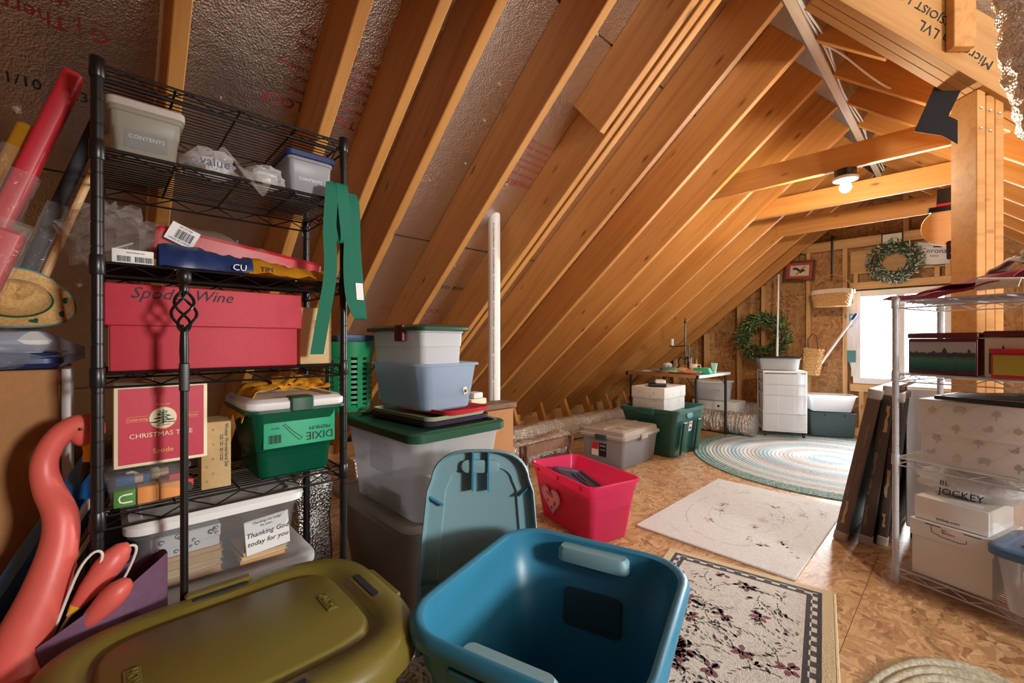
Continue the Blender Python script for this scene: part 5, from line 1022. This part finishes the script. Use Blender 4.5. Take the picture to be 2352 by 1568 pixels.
def print_rug(t, hx, hy, n, seed, cols, s=1.0, h=.0091):
    random.seed(seed); ms = [MB() for _ in cols]
    def blob(m, x, y, a, b, ang):
        if abs(x) > hx or abs(y) > hy: return
        k = 9; q = [(x + (a * math.cos(2 * PI * i / k) * math.cos(ang) - b * math.sin(2 * PI * i / k) * math.sin(ang)) * random.uniform(.8, 1.15), y + (a * math.cos(2 * PI * i / k) * math.sin(ang) + b * math.sin(2 * PI * i / k) * math.cos(ang)) * random.uniform(.8, 1.15)) for i in range(k)]
        m.add([(px, py, h) for px, py in q], [tuple(range(k))])
    for k in range(n):
        x, y = random.uniform(-hx, hx), random.uniform(-hy, hy); kind = k % 3
        if kind == 0:
            for i in range(6): a = i * PI / 3 + random.random(); blob(ms[0], x + .021 * s * math.cos(a), y + .021 * s * math.sin(a), .014 * s, .009 * s, a)
            blob(ms[1], x, y, .008 * s, .008 * s, 0)
        a0 = random.uniform(0, 2 * PI)
        for i in range(7): 
            a = a0 + random.uniform(-.7, .7); r = random.uniform(.03, .085) * s; blob(ms[1 + (i + k) % (len(ms) - 1)], x + r * math.cos(a), y + r * math.sin(a), random.uniform(.007, .015) * s, random.uniform(.003, .006) * s, a + random.uniform(-1, 1))
        for i in range(10): 
            r = .015 * i * s; blob(ms[1], x + r * math.cos(a0 + i * .09), y + r * math.sin(a0 + i * .09), .008 * s, .0022 * s, a0 + i * .09)
    for m, c in zip(ms, cols): m.obj('woven_print', c, t, smooth=0)['kind'] = 'stuff'
for n_, c_ in (('yarn_plum', (.17, .06, .07)), ('yarn_black', (.07, .065, .06)), ('yarn_green', (.17, .17, .12)), ('yarn_grey', (.36, .32, .27)), ('yarn_rose', (.50, .36, .34)), ('yarn_mist', (.46, .44, .42))): speck(n_, c_, .25, 220, .95, .4)
def flat_rug(label, loc, rz, hx, hy, mat, h=.009):
    t = thing('area_rug', label, 'rug', loc, rz); MB().loft([rr(hx - .003, hy - .003, .012, 0, 4), rr(hx, hy, .015, .002, 4), rr(hx, hy, .015, h - .003, 4), rr(hx - .004, hy - .004, .012, h, 4)]).obj('pile', mat, t, smooth=15); return t
t = flat_rug('faded cream rug with worn oval pattern on the floor', (-.81, 2.52, 0), 0, .352, .54, 'rug_plain')
print_rug(t, .32, .50, 26, 5, ('yarn_rose', 'yarn_mist', 'yarn_mist'), .8)
for a_, b_ in ((.17, .26), (.12, .19), (.27, .43)):
    m = MB(); random.seed(int(a_ * 100))
    for i in range(60):
        if random.random() < .3: continue
        q = [(a_ * math.cos(2 * PI * j / 60) + random.uniform(-.004, .004), b_ * math.sin(2 * PI * j / 60) + random.uniform(-.004, .004)) for j in (i, i + 1)]
        m.add([(q[0][0], q[0][1], .0091), (q[1][0], q[1][1], .0091), (q[1][0] * .975, q[1][1] * .975, .0091), (q[0][0] * .975, q[0][1] * .975, .0091)], [(0, 1, 2, 3)])
    m.obj('worn_oval', 'yarn_mist', t, smooth=0)['kind'] = 'stuff'
t = flat_rug('cream floral rug with dark chain border beside the blue tote', (-.539, 1.44, 0), 10.5, .30, .50, 'rug_floral')
print_rug(t, .205, .405, 54, 3, ('yarn_plum', 'yarn_black', 'yarn_green', 'yarn_grey'), 1.0)
MB().tube([(.302, -.49, .005), (.302, .49, .005)], .005, 6).obj('bound_edge', 'rope', t)
def braid_mat(name, stops, a, b, rough=.95, wob=60):
    m = base(name, stops[0][1], rough); vec = coords(m, (1 / a, 1 / b, 0)); ln = node(m, 'ShaderNodeVectorMath', operation='LENGTH'); link(m, vec, ln.inputs[0])
    nz = noise(m, coords(m), 46, 3); r = math_(m, 'ADD', ln.outputs['Value'], math_(m, 'MULTIPLY', math_(m, 'SUBTRACT', nz, .5), .05))
    col = ramp(m, r, stops); fl_ = noise(m, coords(m), 90, 2); col = mix(m, ramp(m, fl_, [(.42, (0,) * 3), (.6, (.5,) * 3)]), col, (.62, .60, .56)); setcol(m, col)
    bump(m, noise(m, coords(m), 150, 2), .6, .004); return m
G, Wt, Bl, Tp = (.075, .22, .19), (.60, .60, .58), (.22, .38, .44), (.38, .33, .30)

braid_mat('braid_teal', [(.0, Wt), (.12, Bl), (.2, Wt), (.3, Tp), (.36, Wt), (.45, Bl), (.52, Tp), (.6, Wt), (.68, Bl), (.74, Wt), (.80, (.30, .36, .34)), (.86, Wt), (.89, G), (1, G)], 1.02, 1.05)
braid_mat('braid_tan', [(0, (.36, .32, .20)), (.5, (.40, .35, .22)), (1, (.36, .32, .20))], .2, .39)
def braided(label, loc, rz, a, b, rings, mat, h=.010):
    t = thing('braided_rug', label, 'rug', loc, rz); prof = [(1.0, 0)]
    for k in range(rings):
        r1, r0 = 1 - k / rings, 1 - (k + 1) / rings
        prof += [(r1 - .0005, h * .45), (r1 - (r1 - r0) * .25, h * .92), (r1 - (r1 - r0) * .5, h), (r1 - (r1 - r0) * .75, h * .92), (max(r0 + .0005, .0004), h * .45)]
    MB().lathe(prof, 96, sx=a, sy=b).obj('braid_coil', mat, t, smooth=70); return t
braided('large round teal and grey braided rug before the drawer tower', (-.73, 4.2, 0), 0, 1.0, 1.05, 34, 'braid_teal', .009)
braided('tan oval braided mat at the bottom right of the floor', (.005, 1.45, 0), -6, .20, .39, 9, 'braid_tan', .014)
# ================================================================== LEANING FOLDED TABLES AND THE WHITE CABINET
def slab(label, x0, y0, lean, dl, th, Lz, mat, inner):
    t = thing('folded_card_table', label, 'folded table', (x0, y0, 0), rot=(0, R_(lean), R_(-4)))
    MB().rbox(-th / 2, 0, 0, th / 2, dl, Lz, .004, .003, 2).obj('panel', inner, t)
    for z0, z1 in ((0, .035), (Lz - .035, Lz)): MB().rbox(-th / 2 - .004, -.006, z0, th / 2 + .004, dl, z1, .006, .004, 2).obj('end_trim', mat, t)
    MB().rbox(-th / 2 - .004, -.010, .03, th / 2 + .004, .02, Lz - .03, .006, .003, 2).obj('vinyl_edge', mat, t)
    for z in (.0, Lz - .045): MB().rbox(-th / 2 - .006, -.014, z, th / 2 + .006, .03, z + .045, .008, .004, 2).obj('metal_corner', 'taupe', t)
    random.seed(int(abs(x0) * 1000)); z = .09
    while z < Lz - .12:
        h = random.uniform(.03, .13); pl_ = []; x = random.uniform(-.012, .008)
        for i in range(7): pl_.append((x - random.uniform(.001, .009), -h / 2 + h * i / 6))
        for i in range(6, -1, -1): pl_.append((x + random.uniform(.001, .008), -h / 2 + h * i / 6))
        MB().prism(pl_, 0, .0018).obj('torn_patch', random.choice(('old_wood', 'tan_box', 'vinyl_tan', 'vinyl_tan')), t, (0, -.0105, z + h / 2), FRONT); z += h + random.uniform(.02, .10)
    return t
plain('vinyl_brown', (.15, .095, .07), .5); plain('vinyl_dark', (.085, .058, .05), .5); plain('vinyl_tan', (.22, .14, .10), .6)
slab('leftmost worn brown folded card table leaning by the white rack', -.408, 2.555, 10.5, .55, .040, .745, 'vinyl_brown', 'dark_bin'); slab('middle worn dark folded card table leaning by the white rack', -.318, 2.585, 7.0, .52, .036, .755, 'vinyl_dark', 'dark_bin'); slab('rightmost dark folded card table nearest the white cabinet', -.262, 2.63, 5.0, .50, .028, .72, 'vinyl_dark', 'black_matte')
t = thing('rolling_cabinet', 'plain white cabinet on black casters behind the white rack', 'cabinet', (-.105, 3.02, 0)); MB().rbox(-.085, -.22, .06, .085, .22, .735, .006, .004, 3).obj('body', 'white', t); MB().rbox(-.082, -.224, .07, .082, -.22, .725, .004, .002, 2).obj('front_panel', 'white_paint', t)
for x in (-.06, .06):
    for y in (-.19, .19): MB().lathe([(.024, -.01), (.026, -.008), (.026, .008), (.024, .01)], 14).obj('caster_wheel', 'black', t, (x, y, .0262), (0, PI / 2, 0)); MB().rbox(x - .012, y - .012, .05, x + .012, y + .012, .061, .003, .002, 2).obj('caster_mount', 'black', t)
t = thing('white_board', 'white board with black edge leaning behind the rack', 'board', (.33, 2.80, 0), rot=(R_(-4), 0, R_(-8))); MB().rbox(-.2, -.006, 0, .2, .006, .68, .004, .003, 2).obj('sheet', 'white_paint', t); MB().box(-.204, -.008, 0, -.2, .008, .68).obj('edge_strip', 'black', t)
# ================================================================== WHITE WIRE RACK
RS = -17.8; ca, sa = math.cos(R_(RS)), math.sin(R_(RS)); FL_ = V((-.183, 2.259)); LW, DW = .91, .40
def wr_at(s, t_, z): return (FL_.x + ca * s - sa * t_, FL_.y + sa * s + ca * t_, z)
Q1, Q2, Q3, Q4 = 1.108, .822, .494, .062
wire_rack('wire_rack', 'white wire rack with tins and boxes at the right', wr_at(LW / 2 - .012, DW / 2 - .012, 0), RS, LW, DW, 1.129, (Q1, Q2, Q3, Q4), 'white_wire', 6)
# top shelf
t = thing('folded_apron', 'crimson and cream folded cloth draped on the white rack top', 'cloth', wr_at(.10, .10, Q1 + .004), RS - 4)
def ap(u, v):
    x = -.14 + .36 * u; y = -.10 + .20 * v; z = .008 + .105 * u * (1 - .22 * u) * (.55 + .45 * math.sin(PI * v)) + .012 * mnoise.noise(V((u * 6, v * 4, 0)))
    return (x + .02 * math.sin(5 * v), y + .012 * math.sin(7 * u), max(.003, z))
MB().sheet(ap, 30, 16, .004).obj('crimson_layer', 'red_cloth', t, smooth=60)
MB().sheet(lambda u, v: (.12 + .15 * u, -.02 + .13 * v, max(.004, .060 + .055 * math.sin(PI * min(1, u * 1.1)) + .022 * mnoise.noise(V((u * 5, v * 4, 3))) + .025 * v)), 24, 14, .005).obj('cream_layer', 'canvas', t, smooth=60)
MB().sheet(lambda u, v: (.0 + .20 * u, -.125 + .08 * v, .006 + .030 * u + .03 * v + .006 * math.sin(9 * u)), 18, 8, .004).obj('crimson_flap', 'red_cloth', t, smooth=60)
MB().sheet(lambda u, v: (.14 + .11 * u, -.128 + .05 * v - .02 * u, .012 + .045 * math.sin(PI * v * .8) * (1 - .3 * u)), 14, 8, .003).obj('cream_strap', 'canvas', t, smooth=60)
t = thing('plastic_bucket', 'frosted plastic bucket at the right end of the rack top', 'bucket', wr_at(.40, .16, Q1 + .004)); MB().lathe([(.075, 0), (.08, .004), (.10, .13), (.106, .135), (.106, .142), (.098, .142), (.097, .13), (.078, .006)], 32).obj('body', 'clear_white', t); MB().lathe([(.108, .136), (.110, .14), (.110, .15), (.10, .156), (.02, .158)], 32).obj('lid', 'taupe', t); MB().rbox(-.04, -.04, .008, .04, .04, .07, .02, .01, 3).obj('contents', 'frame_wood', t)
# tins
t = thing('picture_tin', 'long maroon tin printed with a riverside town view', 'tin', wr_at(.125, .09, Q2 + .004), RS); MB().rbox(-.096, -.065, 0, .096, .065, .135, .006, .004, 3).obj('body', 'maroon', t); MB().rbox(-.099, -.068, .136, .099, .068, .156, .008, .004, 3).obj('lid', 'maroon', t)
m = base('tin_view', (.3, .4, .4), .35); v_ = coords(m); sp = m.node_tree.nodes.new('ShaderNodeSeparateXYZ'); link(m, v_, sp.inputs[0]); hz = math_(m, 'ADD', sp.outputs[1], math_(m, 'MULTIPLY', math_(m, 'SUBTRACT', noise(m, coords(m, (60, 6, 1)), 1, 3), .5), .02)); hz = math_(m, 'ADD', math_(m, 'MULTIPLY', hz, 9), .5)
setcol(m, ramp(m, hz, [(.0, (.02, .045, .04)), (.2, (.015, .13, .115)), (.38, (.05, .21, .16)), (.46, (.10, .13, .07)), (.52, (.04, .05, .05)), (.62, (.05, .06, .07)), (.66, (.42, .38, .36)), (1, (.36, .36, .40))]))
k = panel(t, 'town_view', 'tin_view', (0, -.0653, .068), Xp, Zp, .182, .108, .0008)
mm = MB(); random.seed(8)
for x, h, w_ in ((-.07, .012, .004), (-.02, .014, .005), (.01, .026, .006), (.035, .010, .004), (.075, .022, .004), (.05, .008, .006)): mm.prism([(x - w_, .008), (x + w_, .008), (x + w_, .008 + h * .6), (x, .008 + h), (x - w_, .008 + h * .6)], 0, .0004)
mm.obj('tower_print', 'dark_bin', k, (0, 0, .0009))
t = thing('picture_tin', 'maroon tin printed with a cathedral beside the long tin', 'tin', wr_at(.333, .105, Q2 + .004), RS); MB().rbox(-.098, -.075, 0, .098, .075, .138, .006, .004, 3).obj('body', 'print_cream', t); MB().rbox(-.101, -.078, .139, .101, .078, .160, .008, .004, 3).obj('lid', 'maroon', t)
mm = MB()
for x, h, w_ in ((-.08, .09, .006), (-.068, .07, .008), (-.052, .10, .006), (-.04, .06, .012)): mm.prism([(x - w_, 0), (x + w_, 0), (x + w_, h * .8), (x, h), (x - w_, h * .8)], 0, .0006)
mm.obj('spire_print', 'dark_bin', t, (0, -.0752, .012), FRONT)
t = thing('yellow_box', 'small box with olive yellow front and red lid before the tins', 'box', wr_at(.352, .004, Q2 + .004), RS); MB().rbox(-.09, -.012, 0, .09, .012, .085, .003, .002, 2).obj('body', 'red', t); panel(t, 'yellow_front', 'olive_yellow' if 'olive_yellow' in MATS else plain('olive_yellow', (.42, .33, .04), .5).name, (0, -.0125, .045), Xp, Zp, .168, .066); MB().rbox(-.094, -.016, .085, .094, .016, .10, .003, .002, 2).obj('lid', 'red', t)
# patterned box and the black frame on it
t = carton('photo_box', 'large pale box with farm animal lattice print on the rack', 'box', wr_at(.27, .16, Q3 + .004), RS, .40, .28, .235, 'card_white', .125, .006)
mm = MB()
for i in range(-5, 9):
    for sgn in (1, -1):
        x0 = -.2 + i * .075; a_, b_ = (x0, 0), (x0 + .235 * sgn, .235)
        q = []
        for f in [j / 24 for j in range(25)]:
            x, z = a_[0] + (b_[0] - a_[0]) * f, a_[1] + (b_[1] - a_[1]) * f
            if abs(x) < .2 and .004 < z < .23 and abs(z - .11) > .003: q.append((x, z))
        for (xa, za), (xb, zb_) in zip(q, q[1:]):
            if abs(xb - xa) < .03: mm.add([(xa - .0004, za, 0), (xa + .0004, za, 0), (xb + .0004, zb_, 0), (xb - .0004, zb_, 0)], [(0, 1, 2, 3)])
mm.obj('lattice_print', 'motif_grey', t, (0, -.1475, 0), FRONT)
def motif(kind, x, z, mt):
    if kind == 'tree': pl_ = [(-.002, -.016), (.002, -.016), (.002, -.004), (.012, 0), (.010, .010), (.004, .008), (.006, .016), (-.006, .016), (-.004, .008), (-.010, .010), (-.012, 0), (-.002, -.004)]
    elif kind == 'duck': pl_ = [(-.016, .004), (-.008, -.008), (.008, -.008), (.012, .0), (.008, .004), (.012, .012), (.006, .014), (.002, .006), (-.008, .0)]
    elif kind == 'sheep': pl_ = [(-.014, -.01), (-.010, -.01), (-.010, -.004), (.006, -.004), (.006, -.01), (.010, -.01), (.012, .004), (.016, .008), (.010, .012), (-.010, .012), (-.014, .004)]
    else: pl_ = [(-.010, -.006), (0, -.012), (.010, -.006), (.011, .004), (.004, .009), (.002, .014), (-.002, .014), (-.004, .009), (-.011, .004)]
    MB().prism([(p * 1.0, q * 1.0) for p, q in pl_], 0, .0005).obj('printed_motif', mt, t, (x, -.1478 + (.0 if z > .115 else .0062) - .0005, z), FRONT)
for k, (kd, x, z) in enumerate((('pear', -.165, .195), ('tree', -.10, .135), ('duck', -.02, .15), ('sheep', -.09, .205), ('tree', .0, .20), ('duck', -.17, .04), ('pear', -.10, .03), ('tree', -.155, .09), ('sheep', -.03, .035), ('tree', -.045, .095), ('duck', .04, .09), ('pear', .05, .155), ('tree', .05, .03), ('sheep', .10, .06))): motif(kd, x, z, 'motif_tan' if kd == 'pear' else 'motif_grey')
t = thing('framed_picture', 'black frame lying flat on the lattice printed box', 'picture frame', wr_at(.30, .14, Q3 + .244), RS + 3)
for x0, x1, y0, y1 in ((-.19, .2, -.14, -.125), (-.19, .2, .115, .13), (-.19, -.175, -.125, .115), (.185, .2, -.125, .115)): MB().rbox(x0, y0, 0, x1, y1, .014, .002, .002, 2).obj('frame_rail', 'black', t)
MB().box(-.176, -.126, .001, .186, .116, .006).obj('backing', 'tan_box', t); MB().sheet(lambda u, v: (-.17 + .2 * u, -.11 + .16 * v, .0145 + .02 * u * v), 6, 5, .001).obj('loose_sheet', 'ink', t)
# lower shelf
t = thing('file_carton', 'white lidded file carton on the lowest rack shelf', 'carton', wr_at(.152, .14, Q4 + .004), RS); MB().rbox(-.108, -.125, 0, .108, .125, .205, .003, .002, 2).obj('body', 'card_white', t); MB().rbox(-.113, -.130, .145, .113, .130, .208, .003, .002, 2).obj('lid', 'card_white', t)
for x in (-.045, .06): panel(t, 'lid_slot', 'ink', (x, -.1303, .200), Xp, Zp, .045, .003)
MB().tube([(-.05, -.1306, .195), (-.048, -.1306, .175), (-.02, -.1306, .166), (.03, -.1306, .163), (.046, -.1306, .168), (.046, -.1306, .178)], .0009, 5).obj('handle_print', 'ink', t); txt('Bankers', .011, 'red_ink', t, (-.002, -.1307, .183), Xp, Zp); txt('BOX', .006, 'ink', t, (-.015, -.1307, .191), Xp, Zp)
t = thing('flat_carton', 'flat white carton marked jockey.com on the file carton', 'carton', wr_at(.150, .13, Q4 + .214), RS); MB().rbox(-.10, -.11, 0, .10, .11, .085, .003, .002, 2).obj('body', 'white', t); txt('jockey.com', .014, 'ink', t, (-.005, -.1105, .016), Xp, Zp)
MB().rbox(-.103, -.115, .02, .103, .115, .088, .006, .003, 2).obj('plastic_wrap', 'film', t)
t = thing('plastic_bag', 'crumpled white printed shop bag on the jockey.com carton', 'plastic bag', wr_at(.175, .15, Q4 + .304), RS); crumpled('bag_body', 'bag_film', t, (.30, .20, .115), .28, 21, 30, 18); crumpled('contents', 'bag_white', t, (.24, .15, .09), .15, 22, 24, 14)
txt('BE', .026, 'ink', t, (-.05, -.098, .055), Xp, Zp + Yp * .25); txt('JOCKEY.', .034, 'ink', t, (.0, -.106, .026), Xp, Zp + Yp * .15)
MB().sheet(lambda u, v: (.06 + .10 * u, -.10 - .02 * math.sin(PI * v), .07 - .13 * v + .02 * math.sin(6 * u)), 10, 10, .001).obj('bag_drape', 'film', t, smooth=25)
t = bin_('storage_bin', 'clear snap bin with blue lid and yellow latch at right edge', 'storage bin', wr_at(.432, .07, Q4 + .004), RS, .295, .245, .19, 'clear', .02, .025, .003, .008, .012); lid_part(t, .335, .285, .188, .028, 'slate_blue', .04, .03, .006)
for y in (-.04, .03): MB().rbox(-.11, y - .008, .210, .12, y + .008, .2155, .006, .003, 2).obj('lid_rib', 'slate_blue', t)
MB().rbox(-.05, -.150, .165, .03, -.128, .219, .008, .004, 3).obj('latch', 'yellow', t)
k = panel(t, 'product_label', 'white', (.0, -.1205, .115), Xp, Zp - Yp * .1, .17, .085); panel(k, 'red_band', 'bright_red', (.012, .030, .0007), Xp, Yp, .14, .016); txt('Rubbermaid', .011, 'white', k, (-.02, .030, .0014), Xp, Yp); panel(k, 'grey_band', 'motif_grey', (.01, .008, .0007), Xp, Yp, .14, .022); txt('SNAP', .020, 'ink', k, (-.02, .007, .0014), Xp, Yp); txt('- Clothing / Linens', .008, 'ink', k, (-.03, -.015, .0008), Xp, Yp); txt('- Crafts', .008, 'ink', k, (-.02, -.028, .0008), Xp, Yp)
for j, (m_, x, lab) in enumerate((('heart_pink', -.05, 'pink folded cloth inside the clear snap bin'), ('maroon', .05, 'maroon folded cloth inside the clear snap bin'))):
    q = V(wr_at(.432 + x, .07, Q4 + .010)); c = thing('folded_cloth', lab, 'cloth', q, RS); crumpled('cloth', m_, c, (.11, .17, .12), .2, 30 + j)
# ================================================================== THINGS UP HIGH
t = thing('ceiling_light', 'bare bulb in round fixture under the first collar tie', 'ceiling light', (-.46, 3.05, 1.922))
MB().lathe([(.052, 0), (.052, -.036), (.047, -.040)][::-1], 24).obj('junction_box', 'black_metal', t); MB().lathe([(.03, -.062), (.058, -.058), (.062, -.046), (.056, -.040)], 24).obj('porcelain_holder', 'white', t)
base('bulb_glow', (1, .95, .85), .3, emit=(1, .80, .55), es=800)
MB().lathe([(.001, -.128), (.016, -.123), (.027, -.108), (.029, -.096), (.024, -.080), (.015, -.066), (.014, -.060)], 20).obj('bulb', 'bulb_glow', t)
# cables clipped along the ridge
for k, (lab, x, wig) in enumerate((('white cable along the right side of the ridge board', .030, .006), ('second white cable looped below the ridge board', .038, .014))):
    q = [(XR + x + wig * math.sin(i * 1.7 + k), 1.4 + i * .30, ZR + .006 - .010 * abs(math.sin(i * 2.3 + k))) for i in range(14)]
    o = MB().tube([tuple(lerp_path(q, i / 80)) for i in range(81)], .0048, 6).obj('electric_cable', 'white_paint', None); tag(o, lab, 'cable')
q = [(XR + .04, 2.62, ZR - .01), (XR + .10, 2.70, ZR - .05), (XR + .25, 2.93, ZR - .185), (XR + .45, 2.935, ZR - .355), (XR + .62, 2.935, ZR - .50)]
o = MB().tube([tuple(lerp_path(q, i / 30)) for i in range(31)], .0048, 6).obj('electric_cable', 'white_paint', None); tag(o, 'white cable branching down a rafter from the ridge', 'cable')
q = [(-1.31, .10, 2.0), (-1.40, .10, 1.77), (-1.62, .10, 1.59), (-1.85, .10, 1.40), (-2.0, .10, 1.29)]
o = MB().tube([(x, .108, zl(x) + .10) for x in (-.7, -1.1, -1.5, -1.9, -2.3)], .0048, 6).obj('electric_cable', 'pvc', None); tag(o, 'grey cable stapled to the rafter behind the black rack', 'cable')
# black card hung beside the post
bc = thing('black_card', 'large bent black card hanging from the valley beam', 'card', (0, 2.70, 0)); 
MB().prism([(-.155, 1.915), (-.085, 2.105), (-.005, 2.045), (-.045, 1.945), (-.016, 1.915), (-.016, 1.81), (-.065, 1.865)], -.0015, .0015).obj('card_sheet', 'black_matte', bc, (0, 0, 0), FRONT)
# wooden snowman cut-out hung behind the post
t = thing('snowman_cutout', 'wooden snowman with black top hat hung behind the post', 'ornament', (-.055, 2.93, 1.50))
MB().lathe([(.088, 0), (.090, .002), (.090, .008), (.088, .010)], 32).obj('round_face', 'pine_stud', t, (0, 0, .0), FRONT); MB().rbox(-.065, -.02, .075, .075, .006, .10, .01, .004, 3).obj('hat_brim', 'black', t); MB().prism([(-.035, .095), (.06, .095), (.065, .185), (-.03, .185)], 0, .014).obj('hat_crown', 'black', t, (0, .004, 0), FRONT); MB().box(-.034, -.014, .098, .06, .0045, .112).obj('hat_band', 'red', t); MB().rbox(.0, -.016, -.16, .055, .0, -.07, .012, .006, 3).obj('boot', 'black', t)
for z in (-.09, -.13): MB().lathe([(.012, 0), (.012, .002)], 12).obj('red_dot', 'red', t, (.025, -.0165, z), FRONT)
# insulated duct hanging at the upper right
duct('foil wrapped duct hanging at the upper right corner', [(.155, 1.97, 2.40), (.160, 1.96, 2.05), (.185, 1.94, 1.70), (.27, 1.90, 1.40), (.46, 1.82, 1.20), (.75, 1.72, 1.12)], .098, 12)
# ---- printing and nail tips on the foil of the left slope
su = V((math.cos(ANG), 0, math.sin(ANG)))
def roof_text(s, size, mat, x, y, sx=1, flip=True):
    text(s, size, mat, ce, (0, 0, 0), M=facing((x + .0015 * math.sin(ANG), y, zl(x) + ROFF - .0016), (0, -1 if flip else 1, 0), -su if flip else su), sx=sx, ext=.0002)
def block_print(x, y, d=1):
    f = d > 0; roof_text('G | ThermoBLOCK', .052, 'red_ink', x, y, flip=f); roof_text('RADIANT BARRIER SHEATHING', .019, 'red_ink', x + .040 * d, y, flip=f)
    for k, s in enumerate(('SPACE 1/8" (DEJAR) SIDES & WALLS', 'ON WALLS REQUIRE AIR SPACE (PARA PAREDES)', 'AIRE (ESPACIO POR DISENO)', 'FOR ROOFS: FOIL SIDE DOWN (ABAJO)', 'FOR WALLS: FOIL SIDE OUT (AFUERA)')): roof_text(s, .019, 'red_ink', x + (.072 + k * .027) * d, y + .03, flip=f)
for y in (-1.0, -.20, .595, 1.66, 2.56, 3.4): block_print(-1.664, y)
for y in (.55, 1.44, 2.3, 3.2): block_print(-2.445, y, -1)
roof_text('05/11/10  15:30', .042, 'ink', -1.815, -.145, flip=False); roof_text('05/11/10  15:30', .040, 'ink', -2.273, 1.65)
plain('torn_foil', (.50, .36, .22), .6); random.seed(31)
nm = MB().lathe([(.009, 0), (.005, -.004), (.0015, -.012)][::-1], 6).mesh('nail_tip', 0); nm.materials.append(MATS['torn_foil'])
for k in range(120):
    x, y = random.uniform(-2.9, -.8), random.uniform(-.5, 4.6)
    if min(abs(y - q) for q in RY) < .05: continue
    o = link_obj('nail_tip', nm, ce, (x, y, zl(x) + ROFF), (random.uniform(-.3, .3), -ANG + random.uniform(-.3, .3), 0)); s = random.uniform(.7, 1.8); o.scale = (s, s * random.uniform(.5, 1), s)
